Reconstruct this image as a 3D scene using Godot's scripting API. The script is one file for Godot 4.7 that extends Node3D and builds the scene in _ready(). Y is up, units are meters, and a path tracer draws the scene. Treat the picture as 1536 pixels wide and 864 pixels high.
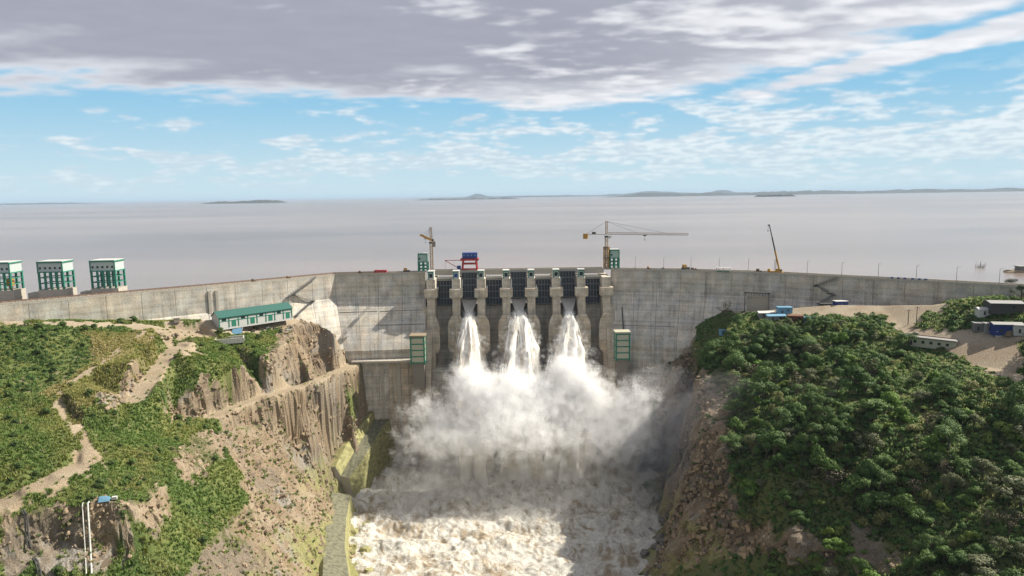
extends Node3D
# A concrete dam with an open spillway in a gorge, seen from the air. y is up, metres, river surface at 0, dam crest at 125.

const EYE := Vector3(0, 176, 0)
const CREST := 125.0
const LAKE := 118.5
var lens_turn := Basis.from_euler(Vector3(deg_to_rad(-7.68), 0, deg_to_rad(-0.82)))
var rng := RandomNumberGenerator.new()
var taken := {}
var mats := {}
var noise_a := FastNoiseLite.new()
var noise_b := FastNoiseLite.new()
var noise_c := FastNoiseLite.new()

# ---------- pixels of the photograph to directions; the distance comes from a height or a depth ----------
func ray(px: float, py: float) -> Vector3:
	return lens_turn * Vector3(px - 768.0, 432.0 - py, -1024.0)
func P(px: float, py: float, h: float) -> Vector3:
	var d := ray(px, py)
	return EYE + d * ((h - EYE.y) / d.y)
func PZ(px: float, py: float, z: float) -> Vector3:
	var d := ray(px, py)
	return EYE + d * (z / d.z)
func on_ground(px: float, py: float) -> Vector3:
	var d := ray(px, py).normalized()
	var t := 110.0
	while t < 560.0:
		var p := EYE + d * t
		if p.y < ground_at(p.x, p.z):
			return Vector3(p.x, ground_at(p.x, p.z), p.z)
		t += 0.6
	return EYE + d * t

# ---------- things and parts ----------
func numbered(called: String) -> String:
	var n: int = taken.get(called, 0)
	taken[called] = n + 1
	return called if n == 0 else "%s_%03d" % [called, n]
func tag(o: Node, label: String, category: String, group := "", kind := "") -> Node:
	if label: o.set_meta("label", label)
	if category: o.set_meta("category", category)
	if group: o.set_meta("group", group)
	if kind: o.set_meta("kind", kind)
	return o
func thing(called: String, label: String, category: String, at := Vector3.ZERO, turn := 0.0, group := "") -> Node3D:
	var o := Node3D.new()
	o.name = numbered(called)
	add_child(o)
	o.position = at
	o.rotation.y = turn
	tag(o, label, category, group)
	return o
func dup(src: Node3D, at: Vector3, turn := 0.0, size := Vector3.ONE, label := "") -> Node3D:
	var r: Node3D = src.duplicate()
	var base := str(src.name)
	var cut := base.rfind("_")
	if cut > 0 and base.substr(cut + 1).is_valid_int(): base = base.substr(0, cut)
	r.name = numbered(base)
	add_child(r)
	r.position = at
	r.rotation = Vector3(0, turn, 0)
	r.scale = size
	if label: r.set_meta("label", label)
	return r
func st_new() -> SurfaceTool:
	var st := SurfaceTool.new()
	st.begin(Mesh.PRIMITIVE_TRIANGLES)
	st.set_smooth_group(-1)
	return st
func part(called: String, st: SurfaceTool, m: Material, parent: Node) -> MeshInstance3D:
	st.generate_normals()
	return put_mesh(called, st.commit(), m, parent)
func put_mesh(called: String, mesh: Mesh, m: Material, parent: Node) -> MeshInstance3D:
	var o := MeshInstance3D.new()
	o.name = numbered(called) if parent == self else called
	o.mesh = mesh
	o.material_override = m
	parent.add_child(o, true)
	return o

# ---------- shapes ----------
func tri(st: SurfaceTool, a: Vector3, b: Vector3, c: Vector3) -> void:
	st.add_vertex(a); st.add_vertex(b); st.add_vertex(c)
func quad(st: SurfaceTool, a: Vector3, b: Vector3, c: Vector3, d: Vector3) -> void:
	tri(st, a, b, c); tri(st, a, c, d)
func hexa(st: SurfaceTool, p: Array) -> void:  # p: 4 below, 4 above, both clockwise seen from above
	quad(st, p[4], p[5], p[6], p[7])
	quad(st, p[3], p[2], p[1], p[0])
	for i in 4:
		var j := (i + 1) % 4
		quad(st, p[i], p[j], p[4 + j], p[4 + i])
func bx(st: SurfaceTool, c: Vector3, s: Vector3, turn := Basis.IDENTITY) -> void:
	var h := s * 0.5
	var p := []
	for y in [-1, 1]:
		for q in [[-1, -1], [1, -1], [1, 1], [-1, 1]]:
			p.append(c + turn * Vector3(q[0] * h.x, y * h.y, q[1] * h.z))
	hexa(st, p)
func beam(st: SurfaceTool, a: Vector3, b: Vector3, w: float, h := -1.0) -> void:
	if h < 0: h = w
	var d := (b - a)
	var l := d.length()
	if l < 0.001: return
	d /= l
	var side := d.cross(Vector3.UP)
	side = Vector3.RIGHT if side.length() < 0.01 else side.normalized()
	var up := side.cross(d).normalized()
	bx(st, (a + b) * 0.5, Vector3(w, h, l), Basis(side, up, -d))
func tube(st: SurfaceTool, a: Vector3, b: Vector3, ra: float, rb: float, n := 8, caps := true) -> void:
	var d := (b - a).normalized()
	var s := d.cross(Vector3.RIGHT if absf(d.x) < 0.8 else Vector3.UP).normalized()
	var u := s.cross(d)
	for i in n:
		var f := TAU * i / n
		var g := TAU * (i + 1) / n
		var e := s * cos(f) + u * sin(f)
		var k := s * cos(g) + u * sin(g)
		quad(st, a + e * ra, b + e * rb, b + k * rb, a + k * ra)
		if caps:
			tri(st, a, a + e * ra, a + k * ra)
			tri(st, b, b + k * rb, b + e * rb)
func slab_xy(st: SurfaceTool, poly: PackedVector2Array, z0: float, z1: float, squeeze := 1.0) -> void:  # a polygon in x, y run from z0 (squeezed in x) to z1
	var tris := Geometry2D.triangulate_polygon(poly)
	var f := func(p: Vector2, z: float, k: float) -> Vector3: return Vector3(p.x * k, p.y, z)
	for i in range(0, tris.size(), 3):
		var a := poly[tris[i]]; var b := poly[tris[i + 1]]; var c := poly[tris[i + 2]]
		if (b - a).cross(c - a) > 0:
			var q := b; b = c; c = q
		tri(st, f.call(a, z1, 1.0), f.call(b, z1, 1.0), f.call(c, z1, 1.0))
		tri(st, f.call(a, z0, squeeze), f.call(c, z0, squeeze), f.call(b, z0, squeeze))
	var area := 0.0
	for i in poly.size(): area += poly[i].cross(poly[(i + 1) % poly.size()])
	for i in poly.size():
		var a := poly[i]; var b := poly[(i + 1) % poly.size()]
		if area < 0:
			var q := a; a = b; b = q
		quad(st, f.call(b, z1, 1.0), f.call(a, z1, 1.0), f.call(a, z0, squeeze), f.call(b, z0, squeeze))

# ---------- materials; colours are real-world base colours, linear ----------
func lin(r: float, g: float, b: float) -> Color:
	return Color(r, g, b).linear_to_srgb()
func mat(key: String, r := 0.5, g := 0.5, b := 0.5, rough := 0.8, metal := 0.0) -> StandardMaterial3D:
	if mats.has(key): return mats[key]
	var m := StandardMaterial3D.new()
	m.resource_name = key
	m.albedo_color = lin(r, g, b)
	m.roughness = rough
	m.metallic = metal
	mats[key] = m
	return m
func worn(key: String, r: float, g: float, b: float, rough: float, tex: Texture2D, metres: float, metal := 0.0) -> StandardMaterial3D:
	if mats.has(key): return mats[key]
	var m := mat(key, r, g, b, rough, metal)
	m.albedo_texture = tex
	m.uv1_triplanar = true
	m.uv1_world_triplanar = true
	m.uv1_scale = Vector3.ONE / metres
	return m
func noise_img(size: int, seed_: int, freq: float, oct: int, lo: float, hi: float, kind := FastNoiseLite.TYPE_SIMPLEX_SMOOTH) -> Image:  # grey noise stretched to lo .. hi, tiles
	var n := FastNoiseLite.new()
	n.seed = seed_; n.frequency = freq; n.noise_type = kind
	n.fractal_octaves = oct
	var im := n.get_seamless_image(size, size)
	im.convert(Image.FORMAT_RGBA8)
	var data := im.get_data()
	for i in range(0, data.size(), 4):
		var v := int(clampf(lo + (hi - lo) * data[i] / 255.0, 0, 1) * 255.0)
		data[i] = v; data[i + 1] = v; data[i + 2] = v
	return Image.create_from_data(size, size, false, Image.FORMAT_RGBA8, data)
func tex(im: Image) -> ImageTexture:
	return ImageTexture.create_from_image(im)

func _ready() -> void:
	rng.seed = 20240611
	for k in 3:
		var n: FastNoiseLite = [noise_a, noise_b, noise_c][k]
		n.seed = 11 + k * 7
		n.noise_type = FastNoiseLite.TYPE_SIMPLEX_SMOOTH
		n.frequency = [0.012, 0.06, 0.25][k]
		n.fractal_octaves = [4, 4, 2][k]
	var cam := Camera3D.new()
	cam.name = "camera"
	cam.fov = 45.75
	cam.near = 1.0
	cam.far = 90000.0
	cam.transform = Transform3D(lens_turn, EYE)
	add_child(cam)
	cam.current = true
	var env := Environment.new()
	env.background_mode = Environment.BG_SKY
	env.tonemap_mode = Environment.TONE_MAPPER_LINEAR
	env.tonemap_exposure = 1.85
	env.sdfgi_enabled = true
	env.ssao_enabled = true
	env.ssil_enabled = true
	env.volumetric_fog_enabled = true
	env.volumetric_fog_density = 0.0
	env.fog_enabled = true
	env.fog_density = 0.000028
	env.fog_light_color = Color(0.80, 0.90, 1.0)
	env.sky = Sky.new()
	var sky_look := PanoramaSkyMaterial.new()
	sky_look.panorama = sky_picture()
	sky_look.energy_multiplier = 0.70
	env.sky.sky_material = sky_look
	var we := WorldEnvironment.new()
	we.name = "air"
	we.environment = env
	add_child(we)
	var sun := DirectionalLight3D.new()
	sun.name = "sun"
	sun.light_energy = 1.42
	sun.light_color = Color(1.0, 0.97, 0.91)
	sun.light_angular_distance = 0.5
	sun.shadow_enabled = true
	var az := deg_to_rad(17.0)
	var el := deg_to_rad(44.0)
	var from := Vector3(cos(az) * cos(el), sin(el), -sin(az) * cos(el))
	add_child(sun)
	sun.look_at_from_position(from * 1000.0, Vector3.ZERO, Vector3.UP)
	make_materials()
	make_terrain()
	print("terrain ", Time.get_ticks_msec())
	make_reservoir()
	make_far_land()
	make_dam()
	make_spillway()
	print("dam ", Time.get_ticks_msec())
	make_river()
	print("river ", Time.get_ticks_msec())
	make_banks()
	make_crest_things()
	make_site_things()
	print("things ", Time.get_ticks_msec())
	make_plants()
	print("plants ", Time.get_ticks_msec())
	make_water_jets()
	print("jets ", Time.get_ticks_msec())

# ---------- sky: air and clouds ----------
func sky_picture() -> ImageTexture:
	var w := 4096
	var h := 2048
	var n1 := FastNoiseLite.new(); n1.seed = 5; n1.frequency = 0.9; n1.fractal_octaves = 5; n1.noise_type = FastNoiseLite.TYPE_SIMPLEX_SMOOTH
	var n2 := FastNoiseLite.new(); n2.seed = 9; n2.frequency = 2.2; n2.fractal_octaves = 5; n2.noise_type = FastNoiseLite.TYPE_SIMPLEX_SMOOTH
	var n3 := FastNoiseLite.new(); n3.seed = 23; n3.frequency = 6.0; n3.fractal_octaves = 4; n3.noise_type = FastNoiseLite.TYPE_SIMPLEX_SMOOTH
	var im := Image.create_empty(w, h, false, Image.FORMAT_RGBF)
	im.fill(Color(0.34, 0.31, 0.28))
	# fine rows near the horizon, where the camera looks; the rest of the dome at a quarter of that, from the same function
	var fine := 250
	var hi := sky_rows(w, h, h / 2 - fine, h / 2, 1, n1, n2, n3)
	im.blit_rect(hi, Rect2i(0, 0, w, fine), Vector2i(0, h / 2 - fine))
	var lo := sky_rows(w, h, 0, h / 2 - fine, 4, n1, n2, n3)
	lo.resize(w, h / 2 - fine, Image.INTERPOLATE_BILINEAR)
	im.blit_rect(lo, Rect2i(0, 0, w, h / 2 - fine), Vector2i(0, 0))
	return ImageTexture.create_from_image(im)
func sky_rows(w: int, h: int, y0: int, y1: int, step: int, n1: FastNoiseLite, n2: FastNoiseLite, n3: FastNoiseLite) -> Image:
	var cw := w / step
	var ch := (y1 - y0) / step
	var data := PackedFloat32Array()
	data.resize(cw * ch * 3)
	var k := 0
	for j in ch:
		var el := (0.5 - (y0 + (j + 0.5) * step) / h) * 180.0
		var sin_e := sin(deg_to_rad(el))
		var cos_e := cos(deg_to_rad(el))
		var t := clampf(el / 32.0, 0, 1)
		var base := Vector3(0.46, 0.60, 0.66).lerp(Vector3(0.205, 0.44, 0.625), smoothstep(0.0, 0.3, t)).lerp(Vector3(0.12, 0.30, 0.60), smoothstep(0.25, 1.0, t))
		var deck_r := 1.0 / (sin_e + 0.06)
		for i in cw:
			var a := (i + 0.5) / cw * TAU
			var sa := sin(a); var ca := cos(a)
			var c := base
			# low cumulus far away, wound round the dome
			var px := Vector3(sa, ca, 0) * 6.0
			var cum := n2.get_noise_3d(px.x * 0.55, px.y * 0.55, el * 0.24) + 0.5 * n3.get_noise_3d(px.x * 0.6, px.y * 0.6, el * 0.3)
			var band := exp(-pow((el - 3.0 - 0.06 * sa * 20.0) / 2.3, 2.0))
			var cover := smoothstep(0.02, 0.42, cum + 0.46 * band - 0.13 + 0.34 * sa)
			var puff := n3.get_noise_3d(px.x * 0.9, px.y * 0.9, el * 0.55)
			var cc := Vector3(0.50, 0.57, 0.63).lerp(Vector3(0.73, 0.76, 0.77), smoothstep(-0.25, 0.4, puff + 0.25 * sa))
			cc = cc.lerp(base, clampf(0.62 - 0.11 * el, 0.12, 0.62))
			c = c.lerp(cc, cover * clampf(el / 1.2, 0, 1) * (1.0 - smoothstep(6.0, 9.5, el)) * 0.85)
			# the high deck, seen from below, laid out on a plane
			var qx := sa * cos_e * deck_r
			var qz := ca * cos_e * deck_r
			var d := n1.get_noise_2d(qx * 0.26 + 3.0, qz * 0.34)
			var e := n2.get_noise_2d(qx * 0.36, qz * 0.55 + 7.0)
			var g := n3.get_noise_2d(qx * 0.5, qz * 0.8)
			var edge := 7.5 + 3.6 * smoothstep(0.0, 0.62, sa) + 0.5 * cos(a * 9.0)
			var m := (el - edge) / 3.6 + d * 0.6 + e * 0.4 + g * 0.2
			var thick := smoothstep(-0.12, 0.30, m) * smoothstep(5.2, 6.8, el)
			# one torn strip below the deck
			var strip := exp(-pow((el - 8.0 - 2.6 * smoothstep(0.3, 0.62, sa) + 0.6 * d) / 0.95, 2.0)) * smoothstep(0.22, 0.36, sa + 0.05 * e)
			thick = maxf(thick, smoothstep(0.34, 0.75, strip + e * 0.5 + g * 0.25))
			var belly := smoothstep(0.05, 0.75, m + 0.12 * e)
			var dark := Vector3(0.30, 0.315, 0.375)
			var pale := Vector3(0.58, 0.60, 0.645)
			var kc := pale.lerp(dark, belly * (1.0 - 0.55 * smoothstep(0.05, 0.65, sa)))
			kc = kc.lerp(Vector3(0.74, 0.75, 0.77), smoothstep(0.14, 0.7, e * 0.7 + d * 0.4 + g * 0.4 + 0.5 * sa) * 0.8)
			kc *= 1.0 + 0.05 * g
			c = c.lerp(kc, thick)
			data[k] = c.x; data[k + 1] = c.y; data[k + 2] = c.z
			k += 3
	return Image.create_from_data(cw, ch, false, Image.FORMAT_RGBF, data.to_byte_array())

# ---------- materials ----------
var fine_tex: ImageTexture
var blot_tex: ImageTexture
var concrete_tex: ImageTexture
func make_materials() -> void:
	fine_tex = tex(noise_img(512, 3, 0.03, 5, 0.55, 1.15))
	blot_tex = tex(noise_img(512, 4, 0.008, 5, 0.6, 1.1))
	# concrete: lift lines, blotches and run-down stains
	var s := 1024
	var n := FastNoiseLite.new(); n.seed = 31; n.frequency = 0.006; n.fractal_octaves = 5
	var im := Image.create_empty(s, s, false, Image.FORMAT_RGBA8)
	var blots := n.get_seamless_image(s, s).get_data()
	n.seed = 37; n.frequency = 0.05
	var grain := n.get_seamless_image(s, s).get_data()
	n.seed = 41; n.frequency = 0.02
	var cols := n.get_seamless_image(s, s).get_data()
	var data := PackedByteArray()
	data.resize(s * s * 4)
	var rowtone := PackedFloat32Array()
	var r := RandomNumberGenerator.new(); r.seed = 77
	for k in 64: rowtone.append(r.randf_range(-0.05, 0.05))
	for y in s:
		var lift := y / 16
		var line := 0.95 if y % 16 < 1 else 1.0
		if (lift * 7) % 11 < 2 and y % 16 < 2: line = 0.84
		for x in s:
			var i := y * s + x
			var v := 0.80 + rowtone[lift] + (blots[i] / 255.0 - 0.5) * 0.20 + (grain[i] / 255.0 - 0.5) * 0.16
			var streak := cols[((y / 14) % s) * s + x] / 255.0
			v -= smoothstep(0.55, 0.85, streak) * 0.15 * (blots[(i + 500 * s) % (s * s)] / 255.0)
			v += smoothstep(0.62, 0.9, cols[((y / 9) % s) * s + (x + 400) % s] / 255.0) * 0.07
			v *= line
			var warm := (blots[(i + 300 * s) % (s * s)] / 255.0 - 0.5) * 0.10
			data[i * 4] = int(clampf(v + warm * 0.5, 0, 1) * 255)
			data[i * 4 + 1] = int(clampf(v, 0, 1) * 255)
			data[i * 4 + 2] = int(clampf(v - warm * 0.6, 0, 1) * 255)
			data[i * 4 + 3] = 255
	concrete_tex = tex(Image.create_from_data(s, s, false, Image.FORMAT_RGBA8, data))
	for v in [["concrete", 0.74, 0.675, 0.575], ["concrete_b", 0.71, 0.655, 0.57], ["concrete_c", 0.76, 0.685, 0.57], ["concrete_wet", 0.34, 0.30, 0.25], ["concrete_stained", 0.33, 0.285, 0.225]]:
		var m := mat(v[0], v[1], v[2], v[3], 0.9)
		m.albedo_texture = concrete_tex
	worn("concrete_plain", 0.56, 0.51, 0.43, 0.9, fine_tex, 9.0)
	worn("concrete_tan", 0.72, 0.62, 0.485, 0.9, concrete_tex, 40.0)
	worn("concrete_pale", 0.66, 0.63, 0.55, 0.9, fine_tex, 9.0)
	worn("concrete_dark", 0.30, 0.265, 0.22, 0.8, fine_tex, 9.0)
	worn("green_paint", 0.03, 0.26, 0.17, 0.45, fine_tex, 5.0)
	worn("pale_green", 0.42, 0.60, 0.53, 0.6, fine_tex, 5.0)
	worn("white_paint", 0.74, 0.74, 0.70, 0.6, fine_tex, 6.0)
	worn("tower_wall", 0.60, 0.68, 0.65, 0.6, fine_tex, 5.0)
	worn("cream_paint", 0.60, 0.58, 0.43, 0.7, fine_tex, 6.0)
	worn("roof_green", 0.035, 0.15, 0.12, 0.5, fine_tex, 6.0)
	worn("gate_steel", 0.06, 0.065, 0.075, 0.45, fine_tex, 4.0, 0.3)
	worn("gate_rib", 0.21, 0.225, 0.245, 0.5, fine_tex, 4.0, 0.2)
	worn("crane_yellow", 0.55, 0.30, 0.04, 0.5, fine_tex, 4.0)
	worn("crane_pale", 0.50, 0.40, 0.30, 0.55, fine_tex, 4.0)
	worn("red_paint", 0.50, 0.035, 0.04, 0.5, fine_tex, 4.0)
	worn("blue_paint", 0.02, 0.06, 0.30, 0.45, fine_tex, 4.0)
	worn("sky_blue_sheet", 0.20, 0.42, 0.60, 0.5, fine_tex, 4.0)
	worn("rust", 0.20, 0.075, 0.035, 0.8, fine_tex, 3.0)
	worn("dark_steel", 0.07, 0.068, 0.065, 0.6, fine_tex, 3.0)
	worn("grey_steel", 0.24, 0.24, 0.235, 0.5, fine_tex, 3.0, 0.3)
	worn("grey_roof", 0.34, 0.34, 0.33, 0.6, fine_tex, 4.0)
	worn("earth", 0.36, 0.28, 0.19, 0.95, fine_tex, 5.0)
	worn("moss_wall", 0.36, 0.34, 0.15, 0.9, blot_tex, 14.0)
	worn("moss_walk", 0.19, 0.185, 0.12, 0.9, blot_tex, 10.0)
	worn("rock_grey", 0.19, 0.175, 0.15, 0.8, blot_tex, 6.0)
	worn("bark", 0.15, 0.12, 0.09, 0.95, fine_tex, 1.5)
	mat("window_dark", 0.02, 0.03, 0.035, 0.15)
	mat("tyre", 0.02, 0.02, 0.02, 0.8)

# ---------- terrain ----------
const GX0 := -345.0
const GZ0 := -505.0
const GS := 1.0
const GNX := 691
const GNZ := 421
var hgt := PackedFloat32Array()
var cover := PackedByteArray()   # 0 grass, 1 rock, 2 earth, 3 dark wet rock, 4 yellow grass, 5 yard, 6 bush
func ground_at(x: float, z: float) -> float:
	var fx := clampf((x - GX0) / GS, 0, GNX - 1.01)
	var fz := clampf((z - GZ0) / GS, 0, GNZ - 1.01)
	var i := int(fx); var j := int(fz)
	var u := fx - i; var v := fz - j
	var k := j * GNX + i
	return lerpf(lerpf(hgt[k], hgt[k + 1], u), lerpf(hgt[k + GNX], hgt[k + GNX + 1], u), v)
func cover_at(x: float, z: float) -> int:
	var i := clampi(int(round((x - GX0) / GS)), 0, GNX - 1)
	var j := clampi(int(round((z - GZ0) / GS)), 0, GNZ - 1)
	return cover[j * GNX + i]
func slope_at(x: float, z: float) -> float:
	return Vector2(ground_at(x + 2, z) - ground_at(x - 2, z), ground_at(x, z + 2) - ground_at(x, z - 2)).length() / 4.0

func make_terrain() -> void:
	var pts: Array[Vector3] = []
	# seen points: pixel and height above the river
	for q in [
		# left bank, behind the lining wall and up the rock slope
		[554, 617, 36.5], [497, 702, 19], [492, 738, 10.5], [505, 800, 6], [515, 862, 3],
		[540, 600, 44], [500, 600, 52], [470, 640, 44], [470, 720, 22], [430, 700, 38], [400, 640, 58], [480, 850, 9], [400, 850, 25], [380, 760, 40], [300, 850, 40], [240, 830, 50], [440, 790, 24],
		[340, 700, 58], [300, 760, 51], [330, 652, 65], [270, 680, 69], [250, 725, 66],
		# haul road, its lower and upper edge
		[530, 549, 70], [470, 577, 71], [400, 597, 71], [310, 630, 70], [524, 543, 70.5], [468, 570, 71.5], [398, 590, 71.5], [322, 616, 71],
		# cut cliff above it
		[480, 490, 95.5], [440, 512, 93], [400, 535, 90.5], [365, 553, 88], [330, 572, 84.5], [262, 603, 79], [258, 620, 74], [500, 500, 92], [516, 520, 84],
		# platform with the long building
		[380, 495, 99], [430, 490, 98.5], [345, 515, 96.5], [300, 500, 101], [300, 560, 90.5], [250, 500, 106],
		[0, 482, 117], [100, 481, 115], [200, 482, 111], [300, 481, 108], [425, 472, 104],
		[0, 530, 106], [0, 600, 93], [100, 560, 97.5], [60, 500, 112], [200, 522, 103], [225, 537, 103], [150, 588, 94.5], [262, 522, 100], [195, 606, 86.5], [250, 530, 98], [185, 600, 87.5], [212, 600, 88], [272, 525, 101],
		[250, 650, 73], [180, 650, 80], [100, 640, 85.5], [130, 655, 82], [145, 700, 76], [60, 725, 74], [0, 760, 70.5], [0, 680, 84.5], [60, 690, 79],
		# rock cut at the bottom
		[0, 776, 69.5], [100, 763, 69.5], [165, 756, 70], [190, 760, 68.5], [225, 750, 66], [0, 846, 57], [100, 821, 57], [160, 822, 56], [195, 817, 56], [0, 862, 56], [100, 842, 55.5], [100, 932, 42], [0, 940, 43], [200, 862, 47],
		# right bank
		[1060, 466, 99], [1035, 490, 90], [1012, 512, 80], [1000, 540, 68], [985, 590, 50], [1100, 480, 98], [1080, 520, 90], [1050, 560, 78], [1060, 640, 66], [1020, 640, 42], [1010, 700, 20], [1012, 740, 9], [1000, 800, 4], [985, 850, 3],
		[1100, 700, 57], [1100, 800, 35], [1150, 600, 78], [1150, 700, 63], [1180, 780, 50], [1150, 860, 32], [1280, 780, 54], [1300, 860, 44], [1250, 600, 88], [1250, 532, 94.5], [1350, 560, 94], [1350, 650, 80],
		[1450, 600, 91], [1450, 700, 76], [1450, 800, 62], [1536, 650, 86], [1536, 760, 70], [1536, 864, 58],
		[1400, 530, 98], [1536, 572, 97], [1330, 482, 99.5], [1536, 602, 94], [1430, 545, 96.5], [1536, 500, 99], [1450, 480, 101], [1250, 457, 111], [1140, 466, 105], [1200, 466, 107], [1400, 457, 115.5], [1505, 449, 121.5], [1320, 458, 112.5], [1330, 470, 104],
	]:
		pts.append(P(q[0], q[1], q[2]))
	# river bed, banks at the water, and the land outside the frame
	for q in [[-91, -2, -470], [-91, -2, -430], [-92, -2, -390], [-85, -2, -348], [-72, -2, -300], [-66, -2, -250], [-64, -2, -150], [-64, -2, -90],
		[90, -2, -470], [90, -2, -430], [90, -2, -404], [77, -2, -350], [63, -2, -296], [61, -2, -250], [60, -2, -150], [60, -2, -90],
		[-60, -9, -450], [60, -9, -450], [-60, -9, -400], [60, -9, -400], [-40, -9, -490], [40, -9, -490], [-40, -9, -300], [40, -9, -300], [-40, -9, -90], [40, -9, -90], [-80, -9, -505], [80, -9, -505],
		[-345, 121, -300], [-345, 112, -420], [-345, 90, -505], [-345, 118, -200], [-345, 112, -90], [-200, 70, -505], [-150, 60, -490], [-250, 96, -440], [-120, 60, -468],
		[-270, 112, -250], [-230, 92, -200], [-190, 62, -170], [-150, 42, -150], [-120, 36, -90], [-220, 70, -90], [-110, 28, -180], [-88, 14, -220], [-270, 92, -90],
		[345, 128, -300], [345, 116, -420], [345, 90, -505], [345, 126, -200], [345, 116, -90], [200, 70, -505], [150, 60, -490], [250, 96, -440], [120, 55, -468],
		[262, 119, -362], [285, 122, -352], [240, 97, -270], [270, 99, -300], [300, 108, -310], [250, 96, -235], [300, 112, -230], [220, 80, -200], [180, 58, -160], [140, 42, -150], [100, 30, -90], [200, 62, -90], [90, 14, -220], [80, 12, -160], [280, 96, -90], [-97, 40, -445], [-104, 69, -446], [100, 60, -450]]:
		pts.append(Vector3(q[0], q[1], q[2]))
	var flat := PackedVector2Array()
	for p in pts: flat.append(Vector2(p.x, p.z))
	var tin := Geometry2D.triangulate_delaunay(flat)
	hgt.resize(GNX * GNZ)
	hgt.fill(100.0)
	for t in range(0, tin.size(), 3):
		var a := pts[tin[t]]; var b := pts[tin[t + 1]]; var c := pts[tin[t + 2]]
		var den := (b.z - c.z) * (a.x - c.x) + (c.x - b.x) * (a.z - c.z)
		if absf(den) < 0.0001: continue
		var i0 := maxi(0, int(floor((minf(a.x, minf(b.x, c.x)) - GX0) / GS))); var i1 := mini(GNX - 1, int(ceil((maxf(a.x, maxf(b.x, c.x)) - GX0) / GS)))
		var j0 := maxi(0, int(floor((minf(a.z, minf(b.z, c.z)) - GZ0) / GS))); var j1 := mini(GNZ - 1, int(ceil((maxf(a.z, maxf(b.z, c.z)) - GZ0) / GS)))
		for j in range(j0, j1 + 1):
			var z := GZ0 + j * GS
			for i in range(i0, i1 + 1):
				var x := GX0 + i * GS
				var u := ((b.z - c.z) * (x - c.x) + (c.x - b.x) * (z - c.z)) / den
				var v := ((c.z - a.z) * (x - c.x) + (a.x - c.x) * (z - c.z)) / den
				if u >= -0.002 and v >= -0.002 and u + v <= 1.002:
					hgt[j * GNX + i] = u * a.y + v * b.y + (1 - u - v) * c.y
	for pass_ in 1:  # round the creases a little
		var soft := hgt.duplicate()
		for j in range(1, GNZ - 1):
			for i in range(1, GNX - 1):
				var k := j * GNX + i
				soft[k] = hgt[k] * 0.4 + (hgt[k - 1] + hgt[k + 1] + hgt[k - GNX] + hgt[k + GNX]) * 0.15
		hgt = soft
	# what covers the ground, drawn as outlines seen in the photograph and carried onto the land
	var areas := []
	for q in [
		[1, [[500, 478], [470, 487], [400, 533], [330, 570], [255, 602], [250, 625], [310, 622], [400, 590], [470, 570], [530, 543], [520, 510]]],
		[1, [[540, 555], [480, 582], [400, 603], [330, 630], [330, 660], [355, 700], [375, 760], [360, 800], [390, 850], [400, 864], [560, 864], [540, 740], [505, 715], [560, 620], [590, 600]]],
		[2, [[535, 541], [470, 569], [400, 589], [308, 620], [308, 634], [345, 632], [400, 602], [470, 580], [535, 553]]],
		[1, [[138, 600], [175, 562], [225, 528], [248, 522], [225, 572], [195, 610], [160, 612]]],
		[2, [[192, 608], [190, 600], [245, 530], [272, 516], [282, 520], [258, 535], [215, 604]]],
		[5, [[0, 482], [60, 484], [130, 482], [250, 487], [330, 490], [440, 484], [440, 492], [380, 500], [330, 500], [250, 497], [120, 492], [0, 490]]],
		[2, [[255, 520], [300, 520], [310, 533], [275, 540]]],
		[2, [[225, 492], [310, 495], [320, 508], [250, 515], [235, 505]]],
		[5, [[290, 470], [440, 470], [455, 488], [370, 500], [300, 500]]],
		[2, [[0, 745], [60, 715], [105, 692], [125, 650], [120, 640], [132, 640], [150, 700], [120, 718], [60, 748], [0, 770]]],
		[1, [[0, 768], [100, 757], [170, 752], [190, 752], [200, 815], [160, 845], [150, 864], [0, 864]]],
		[1, [[190, 757], [245, 725], [262, 745], [240, 800], [205, 800]]],
		[1, [[255, 690], [290, 655], [335, 640], [340, 690], [300, 720], [270, 720]]],
		[6, [[0, 490], [100, 488], [185, 492], [180, 508], [135, 545], [70, 588], [0, 604]]],
		[4, [[130, 500], [230, 495], [240, 525], [150, 590], [110, 640], [100, 600], [60, 590], [140, 545]]],
		[3, [[1060, 466], [1010, 505], [985, 590], [960, 864], [1270, 864], [1215, 800], [1170, 800], [1095, 745], [1090, 600], [1060, 560], [1040, 530], [1040, 500]]],
		[5, [[1320, 470], [1400, 462], [1375, 490], [1390, 497], [1536, 500], [1536, 580], [1430, 530], [1395, 515], [1330, 484]]],
		[5, [[1080, 465], [1300, 455], [1420, 455], [1420, 466], [1300, 472], [1200, 475], [1100, 472]]],
		[1, [[1262, 775], [1300, 790], [1345, 830], [1350, 864], [1290, 864]]],
	]:
		var poly := PackedVector2Array()
		for v in q[1]:
			var p := on_ground(v[0], v[1])
			poly.append(Vector2(p.x, p.z))
		var box := Rect2(poly[0], Vector2.ZERO)
		for p in poly: box = box.expand(p)
		areas.append([q[0], poly, box.grow(6)])
	cover.resize(GNX * GNZ)
	for j in GNZ:
		for i in GNX:
			var x := GX0 + i * GS; var z := GZ0 + j * GS
			var k := j * GNX + i
			var what := 0
			var p := Vector2(x + noise_b.get_noise_2d(x * 2.0, z * 2.0) * 5.0, z + noise_b.get_noise_2d(x * 2.0 + 90.0, z * 2.0) * 5.0)
			for a in areas:
				if a[2].has_point(p) and Geometry2D.is_point_in_polygon(p, a[1]): what = a[0]
			if what == 0 and x < -50 and x > -125 and hgt[k] < 42: what = 1
			cover[k] = what
	# relief
	var lumps := hgt.duplicate()
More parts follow.
